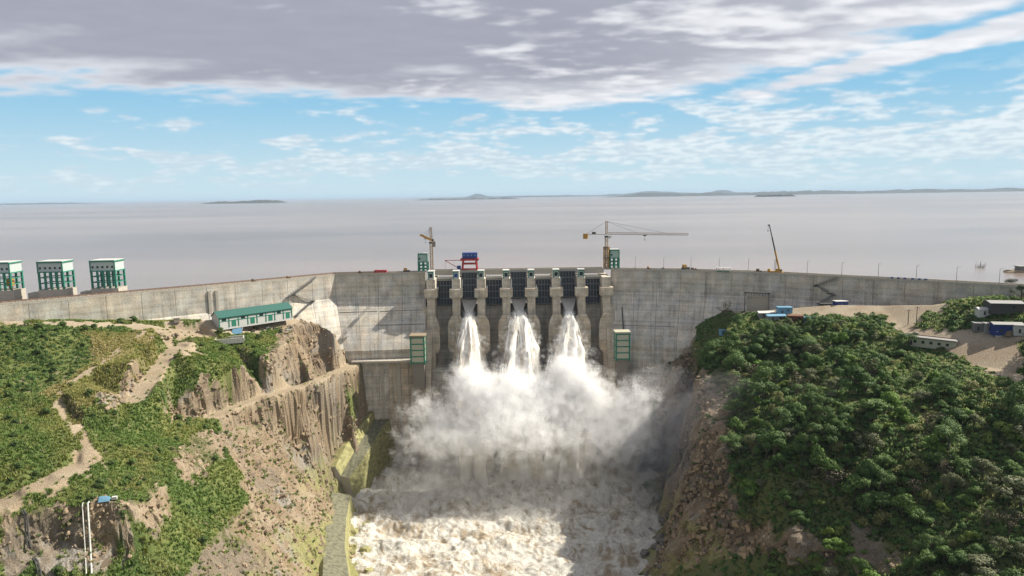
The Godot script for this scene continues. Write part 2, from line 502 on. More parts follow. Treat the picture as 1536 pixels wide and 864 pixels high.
	for j in range(1, GNZ - 1):
		for i in range(1, GNX - 1):
			var x := GX0 + i * GS; var z := GZ0 + j * GS
			var k := j * GNX + i
			var steep := Vector2(hgt[k + 1] - hgt[k - 1], hgt[k + GNX] - hgt[k - GNX]).length() / (2 * GS)
			var what := cover[k]
			var big := noise_a.get_noise_2d(x, z)
			var mid := noise_b.get_noise_2d(x, z)
			var d := big * 1.3 + mid * 0.7
			if what == 5: d = mid * 0.12
			elif what == 2: d = big * 0.6 + mid * 0.25
			elif what == 1 or what == 3: d = big * 1.2 - absf(noise_b.get_noise_2d(x * 1.1 + 40, z * 1.1)) * 2.4 + 0.7 + noise_c.get_noise_2d(x, z) * 0.7 + mid * 0.7
			if hgt[k] < 3.0: d *= 0.3
			lumps[k] = hgt[k] + d * clampf(0.5 + steep, 0.5, 1.3)
	hgt = lumps
	# roads and tracks cut level into the slopes
	for road in [[4.0, [[532, 546, 70], [500, 559, 70.5], [470, 573, 71.5], [435, 584, 71.5], [400, 594, 71.5], [355, 608, 71], [318, 625, 70.5]]], [4.4, [[276, 515, 101], [262, 523, 99.5], [240, 548, 95.5], [222, 575, 91.5], [203, 602, 87]]], [5.0, [[-20, 766, 70.5], [0, 757, 71], [60, 728, 74], [105, 706, 75.5], [135, 692, 76]]], [2.2, [[138, 695, 76], [132, 668, 80], [122, 650, 83], [108, 636, 85.5], [88, 612, 89.5], [82, 598, 92]]], [2.0, [[82, 598, 92], [112, 570, 96.5], [150, 545, 100], [190, 518, 104], [215, 497, 108]]]]:
		var line: Array[Vector3] = []
		for q in road[1]: line.append(P(q[0], q[1], q[2]))
		var half: float = road[0]
		for s in line.size() - 1:
			var a := line[s]; var b := line[s + 1]
			var lo := Vector2(minf(a.x, b.x) - 9, minf(a.z, b.z) - 9); var hi := Vector2(maxf(a.x, b.x) + 9, maxf(a.z, b.z) + 9)
			for j in range(maxi(1, int((lo.y - GZ0) / GS)), mini(GNZ - 1, int((hi.y - GZ0) / GS) + 1)):
				for i in range(maxi(1, int((lo.x - GX0) / GS)), mini(GNX - 1, int((hi.x - GX0) / GS) + 1)):
					var p := Vector2(GX0 + i * GS, GZ0 + j * GS)
					var e := Vector2(b.x - a.x, b.z - a.z)
					var t := clampf((p - Vector2(a.x, a.z)).dot(e) / e.length_squared(), 0, 1)
					var d := p.distance_to(Vector2(a.x, a.z) + e * t)
					var share := 1.0 - smoothstep(half, half + 2.6, d)
					if share <= 0: continue
					var k := j * GNX + i
					hgt[k] = lerpf(hgt[k], lerpf(a.y, b.y, t), share)
					if d < half + noise_b.get_noise_2d(p.x * 3, p.y * 3) * 1.2 and (half > 3.0 or noise_b.get_noise_2d(p.x * 1.3, p.y * 1.3) > -0.12): cover[k] = 2
	var cells := FastNoiseLite.new()
	cells.seed = 8; cells.noise_type = FastNoiseLite.TYPE_CELLULAR; cells.cellular_return_type = FastNoiseLite.RETURN_CELL_VALUE; cells.frequency = 0.13; cells.fractal_type = FastNoiseLite.FRACTAL_NONE
	var fine_cells: FastNoiseLite = cells.duplicate()
	fine_cells.frequency = 0.33; fine_cells.seed = 19
	# surface
	var pos := PackedVector3Array(); pos.resize(GNX * GNZ)
	var col := PackedColorArray(); col.resize(GNX * GNZ)
	for j in GNZ:
		for i in GNX:
			var k := j * GNX + i
			var x := GX0 + i * GS; var z := GZ0 + j * GS; var y := hgt[k]
			var gx := (hgt[mini(k + 1, hgt.size() - 1)] - hgt[maxi(k - 1, 0)]) / (2 * GS)
			var gz := (hgt[mini(k + GNX, hgt.size() - 1)] - hgt[maxi(k - GNX, 0)]) / (2 * GS)
			var steep := sqrt(gx * gx + gz * gz)
			var n := Vector3(-gx, 1, -gz).normalized()
			var what := cover[k]
			var p := Vector3(x, y, z)
			if steep > 0.55 and i > 0 and j > 0 and i < GNX - 1 and j < GNZ - 1 and (what == 1 or what == 3):  # crags: ribs and ledges pushed out of the face
				var blocks := cells.get_noise_3d(x, y * 0.7, z)
				var bed := (x * 0.35 + y * 0.9 + z * 0.25) / 5.0 + noise_b.get_noise_3d(x * 0.5, y * 0.5, z * 0.5) * 1.6
				var e := absf(noise_b.get_noise_3d(x * 2.0, y * 0.5, z * 2.0)) * 1.2 - 1.2 + noise_c.get_noise_3d(x * 0.8, y * 0.4, z * 0.8) * 0.6 + absf(bed - floor(bed) - 0.5) * 2.0 + blocks * 1.5 + fine_cells.get_noise_3d(x, y, z) * 0.5
				if what == 1: e *= 0.65
				if what == 3: e += absf(noise_b.get_noise_3d(x * 0.6 + 30, y * 0.2, z * 0.6)) * 9.0 - 2.5
				p += Vector3(n.x, 0, n.z) * e * clampf(steep - 0.45, 0, 1)
			pos[k] = p
			var a := noise_a.get_noise_2d(x * 2.0, z * 2.0)
			var b := noise_b.get_noise_3d(x, y, z)
			var c := noise_c.get_noise_3d(x, y, z)
			var v: Vector3
			match what:
				1, 3:
					v = Vector3(0.275, 0.20, 0.125).lerp(Vector3(0.39, 0.31, 0.215), clampf(0.5 + b * 1.3 + c * 0.4, 0, 1))
					v = v.lerp(Vector3(0.20, 0.155, 0.11), smoothstep(0.15, 0.5, noise_b.get_noise_3d(x * 0.6, y * 1.6, z * 0.6) + c * 0.2))
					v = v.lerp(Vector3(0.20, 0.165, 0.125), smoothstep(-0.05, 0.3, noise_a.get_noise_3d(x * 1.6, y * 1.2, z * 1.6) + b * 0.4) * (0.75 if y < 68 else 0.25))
					v = v.lerp(Vector3(0.34, 0.32, 0.285), smoothstep(0.2, 0.45, noise_a.get_noise_3d(x * 2.2 + 200, y * 2.0, z * 2.2) + c * 0.3) * 0.7)
					if steep < 1.1: v = v.lerp(Vector3(0.13, 0.13, 0.05), smoothstep(0.05, 0.35, a + b * 0.6))
					if x > -125 and y < 30: v = v.lerp(Vector3(0.31, 0.30, 0.11), smoothstep(-0.3, 0.3, a + b * 0.3 + (0.25 if y < 14 else 0.0)) * 0.8)
				2: v = Vector3(0.46, 0.37, 0.255).lerp(Vector3(0.37, 0.285, 0.185), clampf(0.5 + b + c * 0.5, 0, 1))
				4: v = Vector3(0.17, 0.17, 0.055).lerp(Vector3(0.27, 0.22, 0.10), clampf(0.5 + b * 1.5 + c * 0.4, 0, 1))
				5: v = Vector3(0.46, 0.38, 0.27).lerp(Vector3(0.37, 0.28, 0.19), clampf(0.4 + b * 1.2 + a * 0.8 + c * 0.3, 0, 1))
				_:
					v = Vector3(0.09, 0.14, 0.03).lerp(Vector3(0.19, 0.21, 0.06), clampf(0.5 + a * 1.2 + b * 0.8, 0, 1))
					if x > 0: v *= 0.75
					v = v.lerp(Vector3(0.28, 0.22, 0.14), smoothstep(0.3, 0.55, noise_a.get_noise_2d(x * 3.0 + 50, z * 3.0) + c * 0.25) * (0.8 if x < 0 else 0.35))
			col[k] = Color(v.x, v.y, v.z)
	var idx := PackedInt32Array()
	idx.resize((GNX - 1) * (GNZ - 1) * 6)
	var w := 0
	var rocks := PackedInt32Array()
	for j in GNZ - 1:
		for i in GNX - 1:
			var k := j * GNX + i
			var rocky := (cover[k] == 1 or cover[k] == 3)
			for o in [k, k + 1, k + GNX + 1, k, k + GNX + 1, k + GNX]:
				if rocky: rocks.append(o)
				else:
					idx[w] = o
					w += 1
	idx.resize(w)
	var nor := PackedVector3Array(); nor.resize(pos.size())
	for which in [idx, rocks]:
		for t in range(0, which.size(), 3):
			var f: Vector3 = (pos[which[t + 2]] - pos[which[t]]).cross(pos[which[t + 1]] - pos[which[t]])
			for q in 3: nor[which[t + q]] += f
	for k in nor.size(): nor[k] = nor[k].normalized()
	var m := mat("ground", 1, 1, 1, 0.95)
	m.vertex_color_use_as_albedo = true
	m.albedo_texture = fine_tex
	m.uv1_triplanar = true
	m.uv1_world_triplanar = true
	m.uv1_scale = Vector3.ONE / 11.0
	m.heightmap_enabled = true
	m.heightmap_texture = fine_tex
	m.heightmap_scale = 26.0
	# broken rock has hard facets
	var rp := PackedVector3Array(); rp.resize(rocks.size())
	var rn := PackedVector3Array(); rn.resize(rocks.size())
	var rk := PackedColorArray(); rk.resize(rocks.size())
	for t in range(0, rocks.size(), 3):
		var f := (pos[rocks[t + 2]] - pos[rocks[t]]).cross(pos[rocks[t + 1]] - pos[rocks[t]]).normalized()
		for q in 3:
			rp[t + q] = pos[rocks[t + q]]
			rn[t + q] = (f + nor[rocks[t + q]] * 0.35).normalized()
			rk[t + q] = col[rocks[t + q]]
	var me := grid_mesh(pos, nor, col, idx)
	var arr := []
	arr.resize(Mesh.ARRAY_MAX)
	arr[Mesh.ARRAY_VERTEX] = rp; arr[Mesh.ARRAY_NORMAL] = rn; arr[Mesh.ARRAY_COLOR] = rk
	me.add_surface_from_arrays(Mesh.PRIMITIVE_TRIANGLES, arr)
	var o := put_mesh("terrain", me, m, self)
	o.set_meta("kind", "structure")
	o.set_meta("label", "grassy and rocky sides of the river gorge below the dam")
func grid_mesh(pos: PackedVector3Array, nor: PackedVector3Array, col: PackedColorArray, idx: PackedInt32Array) -> ArrayMesh:
	var a := []
	a.resize(Mesh.ARRAY_MAX)
	a[Mesh.ARRAY_VERTEX] = pos
	a[Mesh.ARRAY_NORMAL] = nor
	if col.size(): a[Mesh.ARRAY_COLOR] = col
	a[Mesh.ARRAY_INDEX] = idx
	var me := ArrayMesh.new()
	me.add_surface_from_arrays(Mesh.PRIMITIVE_TRIANGLES, a)
	return me

# ---------- water behind the dam and the land on the far shore ----------
func make_reservoir() -> void:
	var n := FastNoiseLite.new()
	n.seed = 61; n.frequency = 1.0; n.fractal_octaves = 4
	var rows := 110
	var cols := 130
	var st := SurfaceTool.new()
	st.begin(Mesh.PRIMITIVE_TRIANGLES)
	var grid := []
	for j in rows + 1:
		var t := float(j) / rows
		var far := 466.0 * pow(45000.0 / 466.0, t)
		var row := []
		for i in cols + 1:
			var u := float(i) / cols * 2.0 - 1.0
			var x := u * far * 1.25
			row.append(Vector3(x, LAKE, -far))
		grid.append(row)
	var shade := func(p: Vector3) -> Color:
		var v := n.get_noise_2d(p.x / 2600.0, p.z / 900.0) * 0.30 + n.get_noise_2d(p.x / 700.0 + 40, p.z / 260.0) * 0.16
		var c := Vector3(0.222, 0.175, 0.15) * (1.0 + v * 1.3)
		return Color(c.x, c.y, c.z)
	for j in rows:
		for i in cols:
			var q := [grid[j + 1][i], grid[j + 1][i + 1], grid[j][i + 1], grid[j + 1][i], grid[j][i + 1], grid[j][i]]
			for p in q:
				st.set_normal(Vector3.UP)
				st.set_uv(Vector2(p.x / 46.0, p.z / 30.0))
				st.set_color(shade.call(p))
				st.add_vertex(p)
	# nearer than the spillway: the water on both sides, up to the wings
	for j in 17:
		for i in 66:
			var z0 := -466.0 + j * 12.0
			var x0 := -396.0 + i * 12.0
			var q := [Vector3(x0, LAKE, z0), Vector3(x0 + 12, LAKE, z0), Vector3(x0 + 12, LAKE, z0 + 12), Vector3(x0, LAKE, z0 + 12)]
			var dry := false
			for p in q: dry = dry or dam_front(p.x, p.z) > -0.5
			if dry: continue
			for k in [0, 1, 2, 0, 2, 3]:
				var p: Vector3 = q[k]
				st.set_normal(Vector3.UP)
				st.set_uv(Vector2(p.x / 46.0, p.z / 30.0))
				st.set_color(shade.call(p))
				st.add_vertex(p)
	st.generate_tangents()
	var m := mat("muddy_lake", 1, 1, 1, 0.22)
	m.vertex_color_use_as_albedo = true
	m.metallic_specular = 0.5
	m.normal_enabled = true
	var nt := NoiseTexture2D.new()
	nt.width = 512; nt.height = 512; nt.seamless = true; nt.as_normal_map = true; nt.bump_strength = 5.0
	nt.noise = FastNoiseLite.new()
	nt.noise.seed = 3
	nt.noise.frequency = 0.02
	m.normal_texture = nt
	m.normal_scale = 0.3
	var o := put_mesh("reservoir_water", st.commit(), m, self)
	o.set_meta("kind", "structure")
	o.set_meta("label", "wide muddy reservoir reaching to the horizon")

func ridge(called: String, label: String, z: float, x0: float, x1: float, hmax: float, depth: float, seed_: int, peaks: Array, m: Material, kind := "structure") -> void:
	var n := FastNoiseLite.new()
	n.seed = seed_; n.frequency = 1.0; n.fractal_octaves = 4
	var nx := 160
	var nz := 8
	var pos := PackedVector3Array(); var idx := PackedInt32Array(); var col := PackedColorArray()
	for j in nz + 1:
		var v := float(j) / nz
		for i in nx + 1:
			var u := float(i) / nx
			var x := lerpf(x0, x1, u)
			var rim := smoothstep(0.0, 0.12, u) * smoothstep(1.0, 0.88, u)
			var h := hmax * (0.55 + 0.45 * n.get_noise_1d(u * 14.0) + 0.25 * n.get_noise_2d(u * 60.0, v * 5.0)) * rim
			for p in peaks: h += p[1] * exp(-pow((x - p[0]) / p[2], 2.0))
			pos.append(Vector3(x, LAKE - 2.0 + maxf(0.0, h) * sin(v * PI) * 1.0, z + depth * (0.5 - v) + n.get_noise_2d(u * 40.0, 9.0) * depth * 0.12))
			var t := 0.5 + 0.5 * n.get_noise_2d(u * 90.0, v * 4.0)
			col.append(Color(lerpf(0.022, 0.05, t), lerpf(0.028, 0.052, t), lerpf(0.024, 0.04, t)))
	for j in nz:
		for i in nx:
			var k := j * (nx + 1) + i
			for q in [k, k + nx + 1, k + nx + 2, k, k + nx + 2, k + 1]: idx.append(q)
	var nor := PackedVector3Array(); nor.resize(pos.size())
	for t in range(0, idx.size(), 3):
		var f := (pos[idx[t + 2]] - pos[idx[t]]).cross(pos[idx[t + 1]] - pos[idx[t]])
		for q in 3: nor[idx[t + q]] += f if f.y > 0 else -f
	for k in nor.size(): nor[k] = nor[k].normalized()
	var o := put_mesh(called, grid_mesh(pos, nor, col, idx), m, self)
	o.set_meta("kind", kind)
	o.set_meta("label", label)

func make_far_land() -> void:
	var m := mat("far_bush", 1, 1, 1, 0.95)
	m.vertex_color_use_as_albedo = true
	# a strip's distance comes from where its foot meets the water
	ridge("far_hills", "hazy blue hills with a small peak on the far shore", -26000, -4200, 23000, 90, 3000, 3, [[5300, 90, 900], [7950, 130, 260], [-1250, 110, 260], [6300, 40, 1100]], m)
	ridge("far_shore", "low dark wooded shore along the far side of the reservoir", -15500, 1800, 13500, 115, 1800, 8, [], m)
	ridge("far_shore", "thin pale line of land on the horizon beyond the island", -24000, -22000, -14200, 70, 2000, 18, [], m)
	ridge("island", "long low wooded island far out on the reservoir", -11500, -5150, -3750, 48, 600, 5, [[-4150, 20, 250]], m)
	ridge("island", "flat sandbank-like island in front of the far shore", -13500, -1900, 250, 40, 500, 6, [], m)
	ridge("island", "small flat island close before the far wooded shore", -9000, 3180, 3720, 40, 260, 7, [], m)

# ---------- the dam ----------
var plan: Array[Vector2] = [Vector2(-345, -268), Vector2(-262, -336), Vector2(-180, -399), Vector2(-118, -452.5), Vector2(-90, -456), Vector2(-58.5, -459), Vector2(67.5, -461), Vector2(112, -450), Vector2(157, -430), Vector2(210, -393), Vector2(262, -355), Vector2(280, -342)]
func plan_normal(i: int) -> Vector2:
	var n := Vector2.ZERO
	if i > 0:
		var d := (plan[i] - plan[i - 1]).normalized()
		n += Vector2(-d.y, d.x)
	if i < plan.size() - 1:
		var d := (plan[i + 1] - plan[i]).normalized()
		n += Vector2(-d.y, d.x)
	return n.normalized()
func face_out(h: float) -> float:
	return clampf((110.0 - h) * 0.70, 0.0, 22.4)
func dam_at(seg: int, t: float, h: float, out := 0.0) -> Vector3:  # a point on the downstream face
	var n := plan_normal(seg).lerp(plan_normal(seg + 1), t).normalized()
	var p := plan[seg].lerp(plan[seg + 1], t) + n * (face_out(h) + out)
	return Vector3(p.x, h, p.y)
func uvq(st: SurfaceTool, a: Vector3, b: Vector3, c: Vector3, d: Vector3, u0: float, u1: float, k := 64.0) -> void:
	for q in [[a, u0], [b, u1], [c, u1], [a, u0], [c, u1], [d, u0]]:
		st.set_uv(Vector2(q[1] / k, -q[0].y / k))
		st.add_vertex(q[0])

func make_dam() -> void:
	var dam := thing("concrete_dam", "long curved grey concrete dam wall holding back the reservoir", "dam")
	var run := 0.0
	var kinds := [mats["concrete"], mats["concrete_b"], mats["concrete_c"]]
	var hs := [125.0, 117.5, 110.0, 102.0, 94.0, 86.0, 78.0, 70.0, 55.0, 35.0, 10.0, -6.0]
	for s in plan.size() - 1:
		if s == 5: run += 126.0; continue  # the spillway
		var length := plan[s].distance_to(plan[s + 1])
		var n := maxi(1, int(round(length / 17.0)))
		for b in n:
			var t0 := float(b) / n + 0.09 / length
			var t1 := float(b + 1) / n - 0.09 / length
			var out := rng.randf_range(-0.06, 0.06)
			var st := st_new()
			var foot := 60.0 if (s < 3 or s > 6) else -6.0
			var u0 := run + length * t0; var u1 := run + length * t1
			for k in hs.size() - 1:
				if hs[k + 1] < foot: continue
				uvq(st, dam_at(s, t0, hs[k], out), dam_at(s, t1, hs[k], out), dam_at(s, t1, hs[k + 1], out), dam_at(s, t0, hs[k + 1], out), u0, u1)
				for e in [[t0, false], [t1, true]]:  # ends
					var a := dam_at(s, e[0], hs[k], out); var c := dam_at(s, e[0], hs[k + 1], out)
					var a2 := dam_at(s, e[0], 125, -9); a2.y = hs[k]
					var c2 := dam_at(s, e[0], 125, -9); c2.y = hs[k + 1]
					if e[1]: uvq(st, a, a2, c2, c, 0, 9)
					else: uvq(st, a2, a, c, c2, 0, 9)
			var w0 := dam_at(s, t0, 125, -9); var w1 := dam_at(s, t1, 125, -9)
			uvq(st, w0, w1, dam_at(s, t1, 125, out), dam_at(s, t0, 125, out), u0, u1)
			uvq(st, w1, w0, Vector3(w0.x, 60, w0.z), Vector3(w1.x, 60, w1.z), u0, u1)
			part("concrete_block", st, kinds[rng.randi() % 3], dam)
		# the body behind the joints
		var core := st_new()
		var p := []
		for y in [60.0, 124.7]:
			for q in [[0.0, -8.6], [1.0, -8.6], [1.0, -0.5], [0.0, -0.5]]:
				var v := dam_at(s, q[0], 125, q[1])
				p.append(Vector3(v.x, y, v.z))
		hexa(core, p)
		part("wall_core", core, mats["concrete_plain"], dam)
		# parapet on both edges of the crest road
		for e in [-8.6, -0.45]:
			var pr := st_new()
			for b in n:
				var a := dam_at(s, float(b) / n, 125, e); var c := dam_at(s, float(b + 1) / n, 125, e)
				beam(pr, a + Vector3(0, 0.5, 0), c + Vector3(0, 0.5, 0), 0.4, 1.0)
			part("parapet", pr, mats["concrete_plain"], dam)
		run += length
	# the end pier where the dam meets the hill
	var st := st_new()
	bx(st, Vector3(283, 120, -342), Vector3(10, 12, 12), Basis(Vector3.UP, 0.6))
	part("end_pier", st, mats["concrete_plain"], dam)
	# two dark drain shafts on the wing face
	for px in [313.0, 324.0]:
		var a := PZ(px, 431, -392); var shaft := st_new()
		var c := wing_face(px, 432)
		bx(shaft, Vector3(c.x, 114.5, c.z), Vector3(1.5, 17.0, 1.6), Basis(Vector3.UP, atan2(0.57, 0.82)))
		part("drain_shaft", shaft, mats["concrete_plain"], dam)
	# construction seams: thin projecting lips on the high face beside the spillway
	for q in [[4, 101.0], [4, 92.5], [3, 101.0], [6, 90.0]]:
		var lip := st_new()
		beam(lip, dam_at(q[0], 0.03, q[1], 0.05), dam_at(q[0], 0.97, q[1], 0.05), 0.35, 0.3)
		part("seam_lip", lip, mats["concrete_stained"], dam)
	make_left_bench(dam)
func wing_face(px: float, py: float) -> Vector3:  # where the sight line meets the upper, upright face of the dam
	var d := ray(px, py)
	for s in plan.size() - 1:
		var n := Geometry2D.segment_intersects_segment(Vector2.ZERO, Vector2(d.x, d.z) * 3.0, plan[s], plan[s + 1])
		if n != null:
			var hit: Vector2 = n
			var k := hit.length() / Vector2(d.x, d.z).length()
			return EYE + d * k
	return Vector3.ZERO

func make_left_bench(dam: Node3D) -> void:
	# inspection bench and the wall below it, left of the spillway
	var st := st_new()
	bx(st, Vector3(-81.5, 71.4, -435), Vector3(45, 1.2, 13))
	part("bench_slab", st, mats["concrete_plain"], dam)
	st = st_new()
	bx(st, Vector3(-82, 33, -437.5), Vector3(44, 74, 6))
	part("bench_wall", st, mats["concrete_tan"], dam)
	for k in 8:
		st = st_new()
		var w := rng.randf_range(1.6, 3.6)
		bx(st, Vector3(-101 + k * 5.2, 35 + rng.randf_range(-2, 2), -434.2), Vector3(w, 70, 0.9))
		part("wall_rib", st, mats["concrete_plain"] if k % 2 else mats["concrete_tan"], dam)
	st = st_new()
	bx(st, Vector3(-82, 75.2, -438.5), Vector3(43, 5.6, 3.0))
	part("gallery_back", st, mats["concrete_plain"], dam)
	for k in 9:
		st = st_new()
		bx(st, Vector3(-101.5 + k * 5, 73.2, -429.0), Vector3(0.15, 1.3, 0.15))
		part("railing_post", st, mats["dark_steel"], dam)
	st = st_new()
	beam(st, Vector3(-102, 73.8, -429.0), Vector3(-61, 73.8, -429.0), 0.12)
	part("handrail", st, mats["dark_steel"], dam)

# ---------- spillway ----------
const PITCH_M := 16.75
func pier_x(i: int) -> float: return 4.5 + PITCH_M * (i - 3.5)
func make_spillway() -> void:
	var sp := thing("gated_spillway", "central spillway with eight tan concrete piers between seven gate bays", "spillway")
	# overflow sill and the long apron below, run across all bays
	var prof := [Vector2(-476, 60), Vector2(-476, 101), Vector2(-467, 102.5), Vector2(-464.5, 101.6), Vector2(-463, 97), Vector2(-462, 89), Vector2(-461.5, 80), Vector2(-460.5, 72), Vector2(-458, 66), Vector2(-452, 63.9), Vector2(-445, 63.6), Vector2(-443.6, 63.55), Vector2(-443.5, 62), Vector2(-398, -4), Vector2(-476, -4)]
	for b in 7:
		var x0 := pier_x(b) + 0.0; var x1 := pier_x(b + 1)
		var st := st_new()
		for k in range(0, 12):
			var a: Vector2 = prof[k]; var c: Vector2 = prof[k + 1]
			if k < 10:
				uvq(st, Vector3(x0, a.y, a.x), Vector3(x1, a.y, a.x), Vector3(x1, c.y, c.x), Vector3(x0, c.y, c.x), x0, x1)
		part("chute_floor", st, mats["concrete"], sp)
	for b in 7:  # apron slabs, in lifts
		var x0 := pier_x(b) + 0.08; var x1 := pier_x(b + 1) - 0.08
		for k in 8:
			var h0 := 63.4 - k * 8.3; var h1 := h0 - 8.2
			var z0 := -443.5 + (63.4 - h0) * 0.5; var z1 := -443.5 + (63.4 - h1) * 0.5
			var st := st_new()
			uvq(st, Vector3(x0, h0, z0), Vector3(x1, h0, z0), Vector3(x1, h1, z1), Vector3(x0, h1, z1), x0, x1)
			uvq(st, Vector3(x0, h0, z0 - 3), Vector3(x1, h0, z0 - 3), Vector3(x1, h0, z0), Vector3(x0, h0, z0), x0, x1)
			part("apron_slab", st, mats["concrete_c"] if (b + k) % 2 else mats["concrete"], sp)
	for i in 8:
		var pier := Node3D.new()
		pier.name = "pier"
		sp.add_child(pier, true)
		pier.position = Vector3(pier_x(i), 0, 0)
		var st := st_new()
		# plan of the pier rounded upstream, flat downstream
		var up := [Vector2(-2.7, -478), Vector2(-1.6, -481), Vector2(1.6, -481), Vector2(2.7, -478), Vector2(2.7, -452), Vector2(-2.7, -452)]
		for k in up.size():
			var a: Vector2 = up[k]; var b: Vector2 = up[(k + 1) % up.size()]
			uvq(st, Vector3(a.x, 121.5, a.y), Vector3(b.x, 121.5, b.y), Vector3(b.x, 60, b.y), Vector3(a.x, 60, a.y), a.x + a.y, a.x + a.y + a.distance_to(b))
		for k in range(1, up.size() - 1):
			tri(st, Vector3(up[0].x, 121.5, up[0].y), Vector3(up[k].x, 121.5, up[k].y), Vector3(up[k + 1].x, 121.5, up[k + 1].y))
		part("pier_body", st, mats["concrete_c"], pier)
		st = st_new()
		bx(st, Vector3(0, 112.2, -452.5), Vector3(8.6, 5.4, 7.0))
		bx(st, Vector3(0, 109.2, -452.9), Vector3(7.4, 0.8, 6.0))
		part("trunnion_block", st, mats["concrete_tan"], pier)
		st = st_new()  # slim front rib going down
		var f := [Vector3(-2.5, 66, -447.0), Vector3(2.5, 66, -447.0)]
		hexa(st, [Vector3(-2.5, 62, -452.2), Vector3(2.5, 62, -452.2), Vector3(2.5, 62, -443.4), Vector3(-2.5, 62, -443.4), Vector3(-2.5, 109, -452.2), Vector3(2.5, 109, -452.2), Vector3(2.5, 109, -450.2), Vector3(-2.5, 109, -450.2)])
		part("front_rib", st, mats["concrete_tan"], pier)
		# the tail that flares out to squeeze the jets
		st = st_new()
		var poly := PackedVector2Array()
		var left_w := 5.6 if i > 0 else 2.7
		var right_w := 5.6 if i < 7 else 2.7
		poly.append(Vector2(-2.7, 72)); poly.append(Vector2(-left_w * 0.8, 73.0)); poly.append(Vector2(-left_w, 76)); poly.append(Vector2(-left_w, 90.5))
		if i > 0:
			poly.append(Vector2(-5.1, 93.2)); poly.append(Vector2(-4.2, 95.2)); poly.append(Vector2(-3.0, 97.4))
		poly.append(Vector2(-2.0, 98)); poly.append(Vector2(2.0, 98))
		if i < 7:
			poly.append(Vector2(3.0, 97.4)); poly.append(Vector2(4.2, 95.2)); poly.append(Vector2(5.1, 93.2))
		poly.append(Vector2(right_w, 90.5)); poly.append(Vector2(right_w, 76)); poly.append(Vector2(right_w * 0.8, 73.0)); poly.append(Vector2(2.7, 72))
		slab_xy(st, poly, -461.0, -446.3, 0.5)
		part("flared_tail", st, mats["concrete_tan"], pier)
	# training walls at both sides
	for s in [[-56.5, -1], [65.5, 1]]:
		var st := st_new()
		var x: float = s[0]
		hexa(st, [Vector3(x - 3, -4, -470), Vector3(x + 3, -4, -470), Vector3(x + 3, -4, -404), Vector3(x - 3, -4, -404), Vector3(x - 3, 103, -470), Vector3(x + 3, 103, -470), Vector3(x + 3, 103, -453), Vector3(x - 3, 103, -453)])
		part("training_wall", st, mats["concrete_tan"], sp)
	# deck, parapets and a pale coloured bar standing for lit water behind closed gates
	for b in 7:
		var xc := (pier_x(b) + pier_x(b + 1)) * 0.5
		var st := st_new()
		bx(st, Vector3(xc, 123.8, -470), Vector3(PITCH_M - 0.1, 2.2, 9))
		part("bridge_deck", st, mats["concrete_plain"], sp)
		for z in [-474.3, -465.8]:
			st = st_new()
			bx(st, Vector3(xc, 125.5, z), Vector3(PITCH_M - 0.1, 1.2, 0.35))
			part("parapet", st, mats["concrete_plain"], sp)
		if b % 2 == 0:
			st = st_new()
			bx(st, Vector3(xc, 120.6, -464.2), Vector3(11.2, 2.6, 1.2))
			part("lit_gap_bar", st, mats["concrete_pale"], sp)
	# lattice fronted gates, every second one raised
	for b in 7:
		var open := b % 2 == 1
		var xc := (pier_x(b) + pier_x(b + 1)) * 0.5
		var g := thing("spillway_gate", ("raised dark steel radial gate with water bursting out below it" if open else "closed dark steel radial gate above a dry spillway slit"), "gate", Vector3(xc, 0, 0), 0.0, "raised spillway gates" if open else "closed spillway gates")
		var lift := 4.6 if open else 0.0
		var rows := []
		for k in 9:
			var v := k / 8.0
			var y := 102.8 + v * 17.2 + lift
			rows.append(Vector3(0, y, -461.8 - 2.6 * sin(v * 1.5)))
		var st := st_new()
		for k in 8:
			var a: Vector3 = rows[k]; var c: Vector3 = rows[k + 1]
			hexa(st, [a + Vector3(-5.5, 0, -0.3), a + Vector3(5.5, 0, -0.3), a + Vector3(5.5, 0, 0), a + Vector3(-5.5, 0, 0), c + Vector3(-5.5, 0, -0.3), c + Vector3(5.5, 0, -0.3), c + Vector3(5.5, 0, 0), c + Vector3(-5.5, 0, 0)])
		part("skin_plate", st, mats["gate_steel"], g)
		for k in [0, 2, 4, 6, 8]:
			st = st_new()
			var a: Vector3 = rows[k]
			bx(st, a + Vector3(0, 0, 0.45), Vector3(10.9, 0.5, 0.8))
			part("cross_beam", st, mats["gate_rib"], g)
		for q in 6:
			var x := -5.1 + q * 2.04
			st = st_new()
			for k in 8: beam(st, rows[k] + Vector3(x, 0, 0.55), rows[k + 1] + Vector3(x, 0, 0.55), 0.34, 0.7)
			part("rib", st, mats["gate_rib"], g)
		for x in [-4.6, 4.6]:
			for k in [2, 6]:
				st = st_new()
				beam(st, rows[k] + Vector3(x, 0, 0.8), Vector3(x * 1.12, 111.5, -453.5), 0.7, 0.9)
				part("arm", st, mats["gate_rib"], g)
	# hoist cabins on the piers
	for i in 8:
		if i == 7: continue
		var g := thing("hoist_cabin", "small green and white hoist cabin standing on a spillway pier", "cabin", Vector3(pier_x(i), 121.5, -456.5), 0.0, "hoist cabins on the piers")
		var st := st_new()
		bx(st, Vector3(0, 2.5, 0), Vector3(3.9, 5.0, 7.0))
		part("cabin_wall", st, mats["white_paint"], g)
		for q in [[-1.7, 0.5], [1.7, 0.5]]:
			st = st_new()
			bx(st, Vector3(q[0], 2.6, 3.55), Vector3(0.55, 5.1, 0.3))
			part("green_post", st, mats["green_paint"], g)
		st = st_new()
		bx(st, Vector3(0, 4.55, 3.55), Vector3(2.85, 0.7, 0.3))
		part("green_band", st, mats["green_paint"], g)
		st = st_new()
		bx(st, Vector3(0, 2.4, 3.52), Vector3(2.2, 2.6, 0.12))
		part("window", st, mats["window_dark"] if i != 1 else mats["blue_paint"], g)
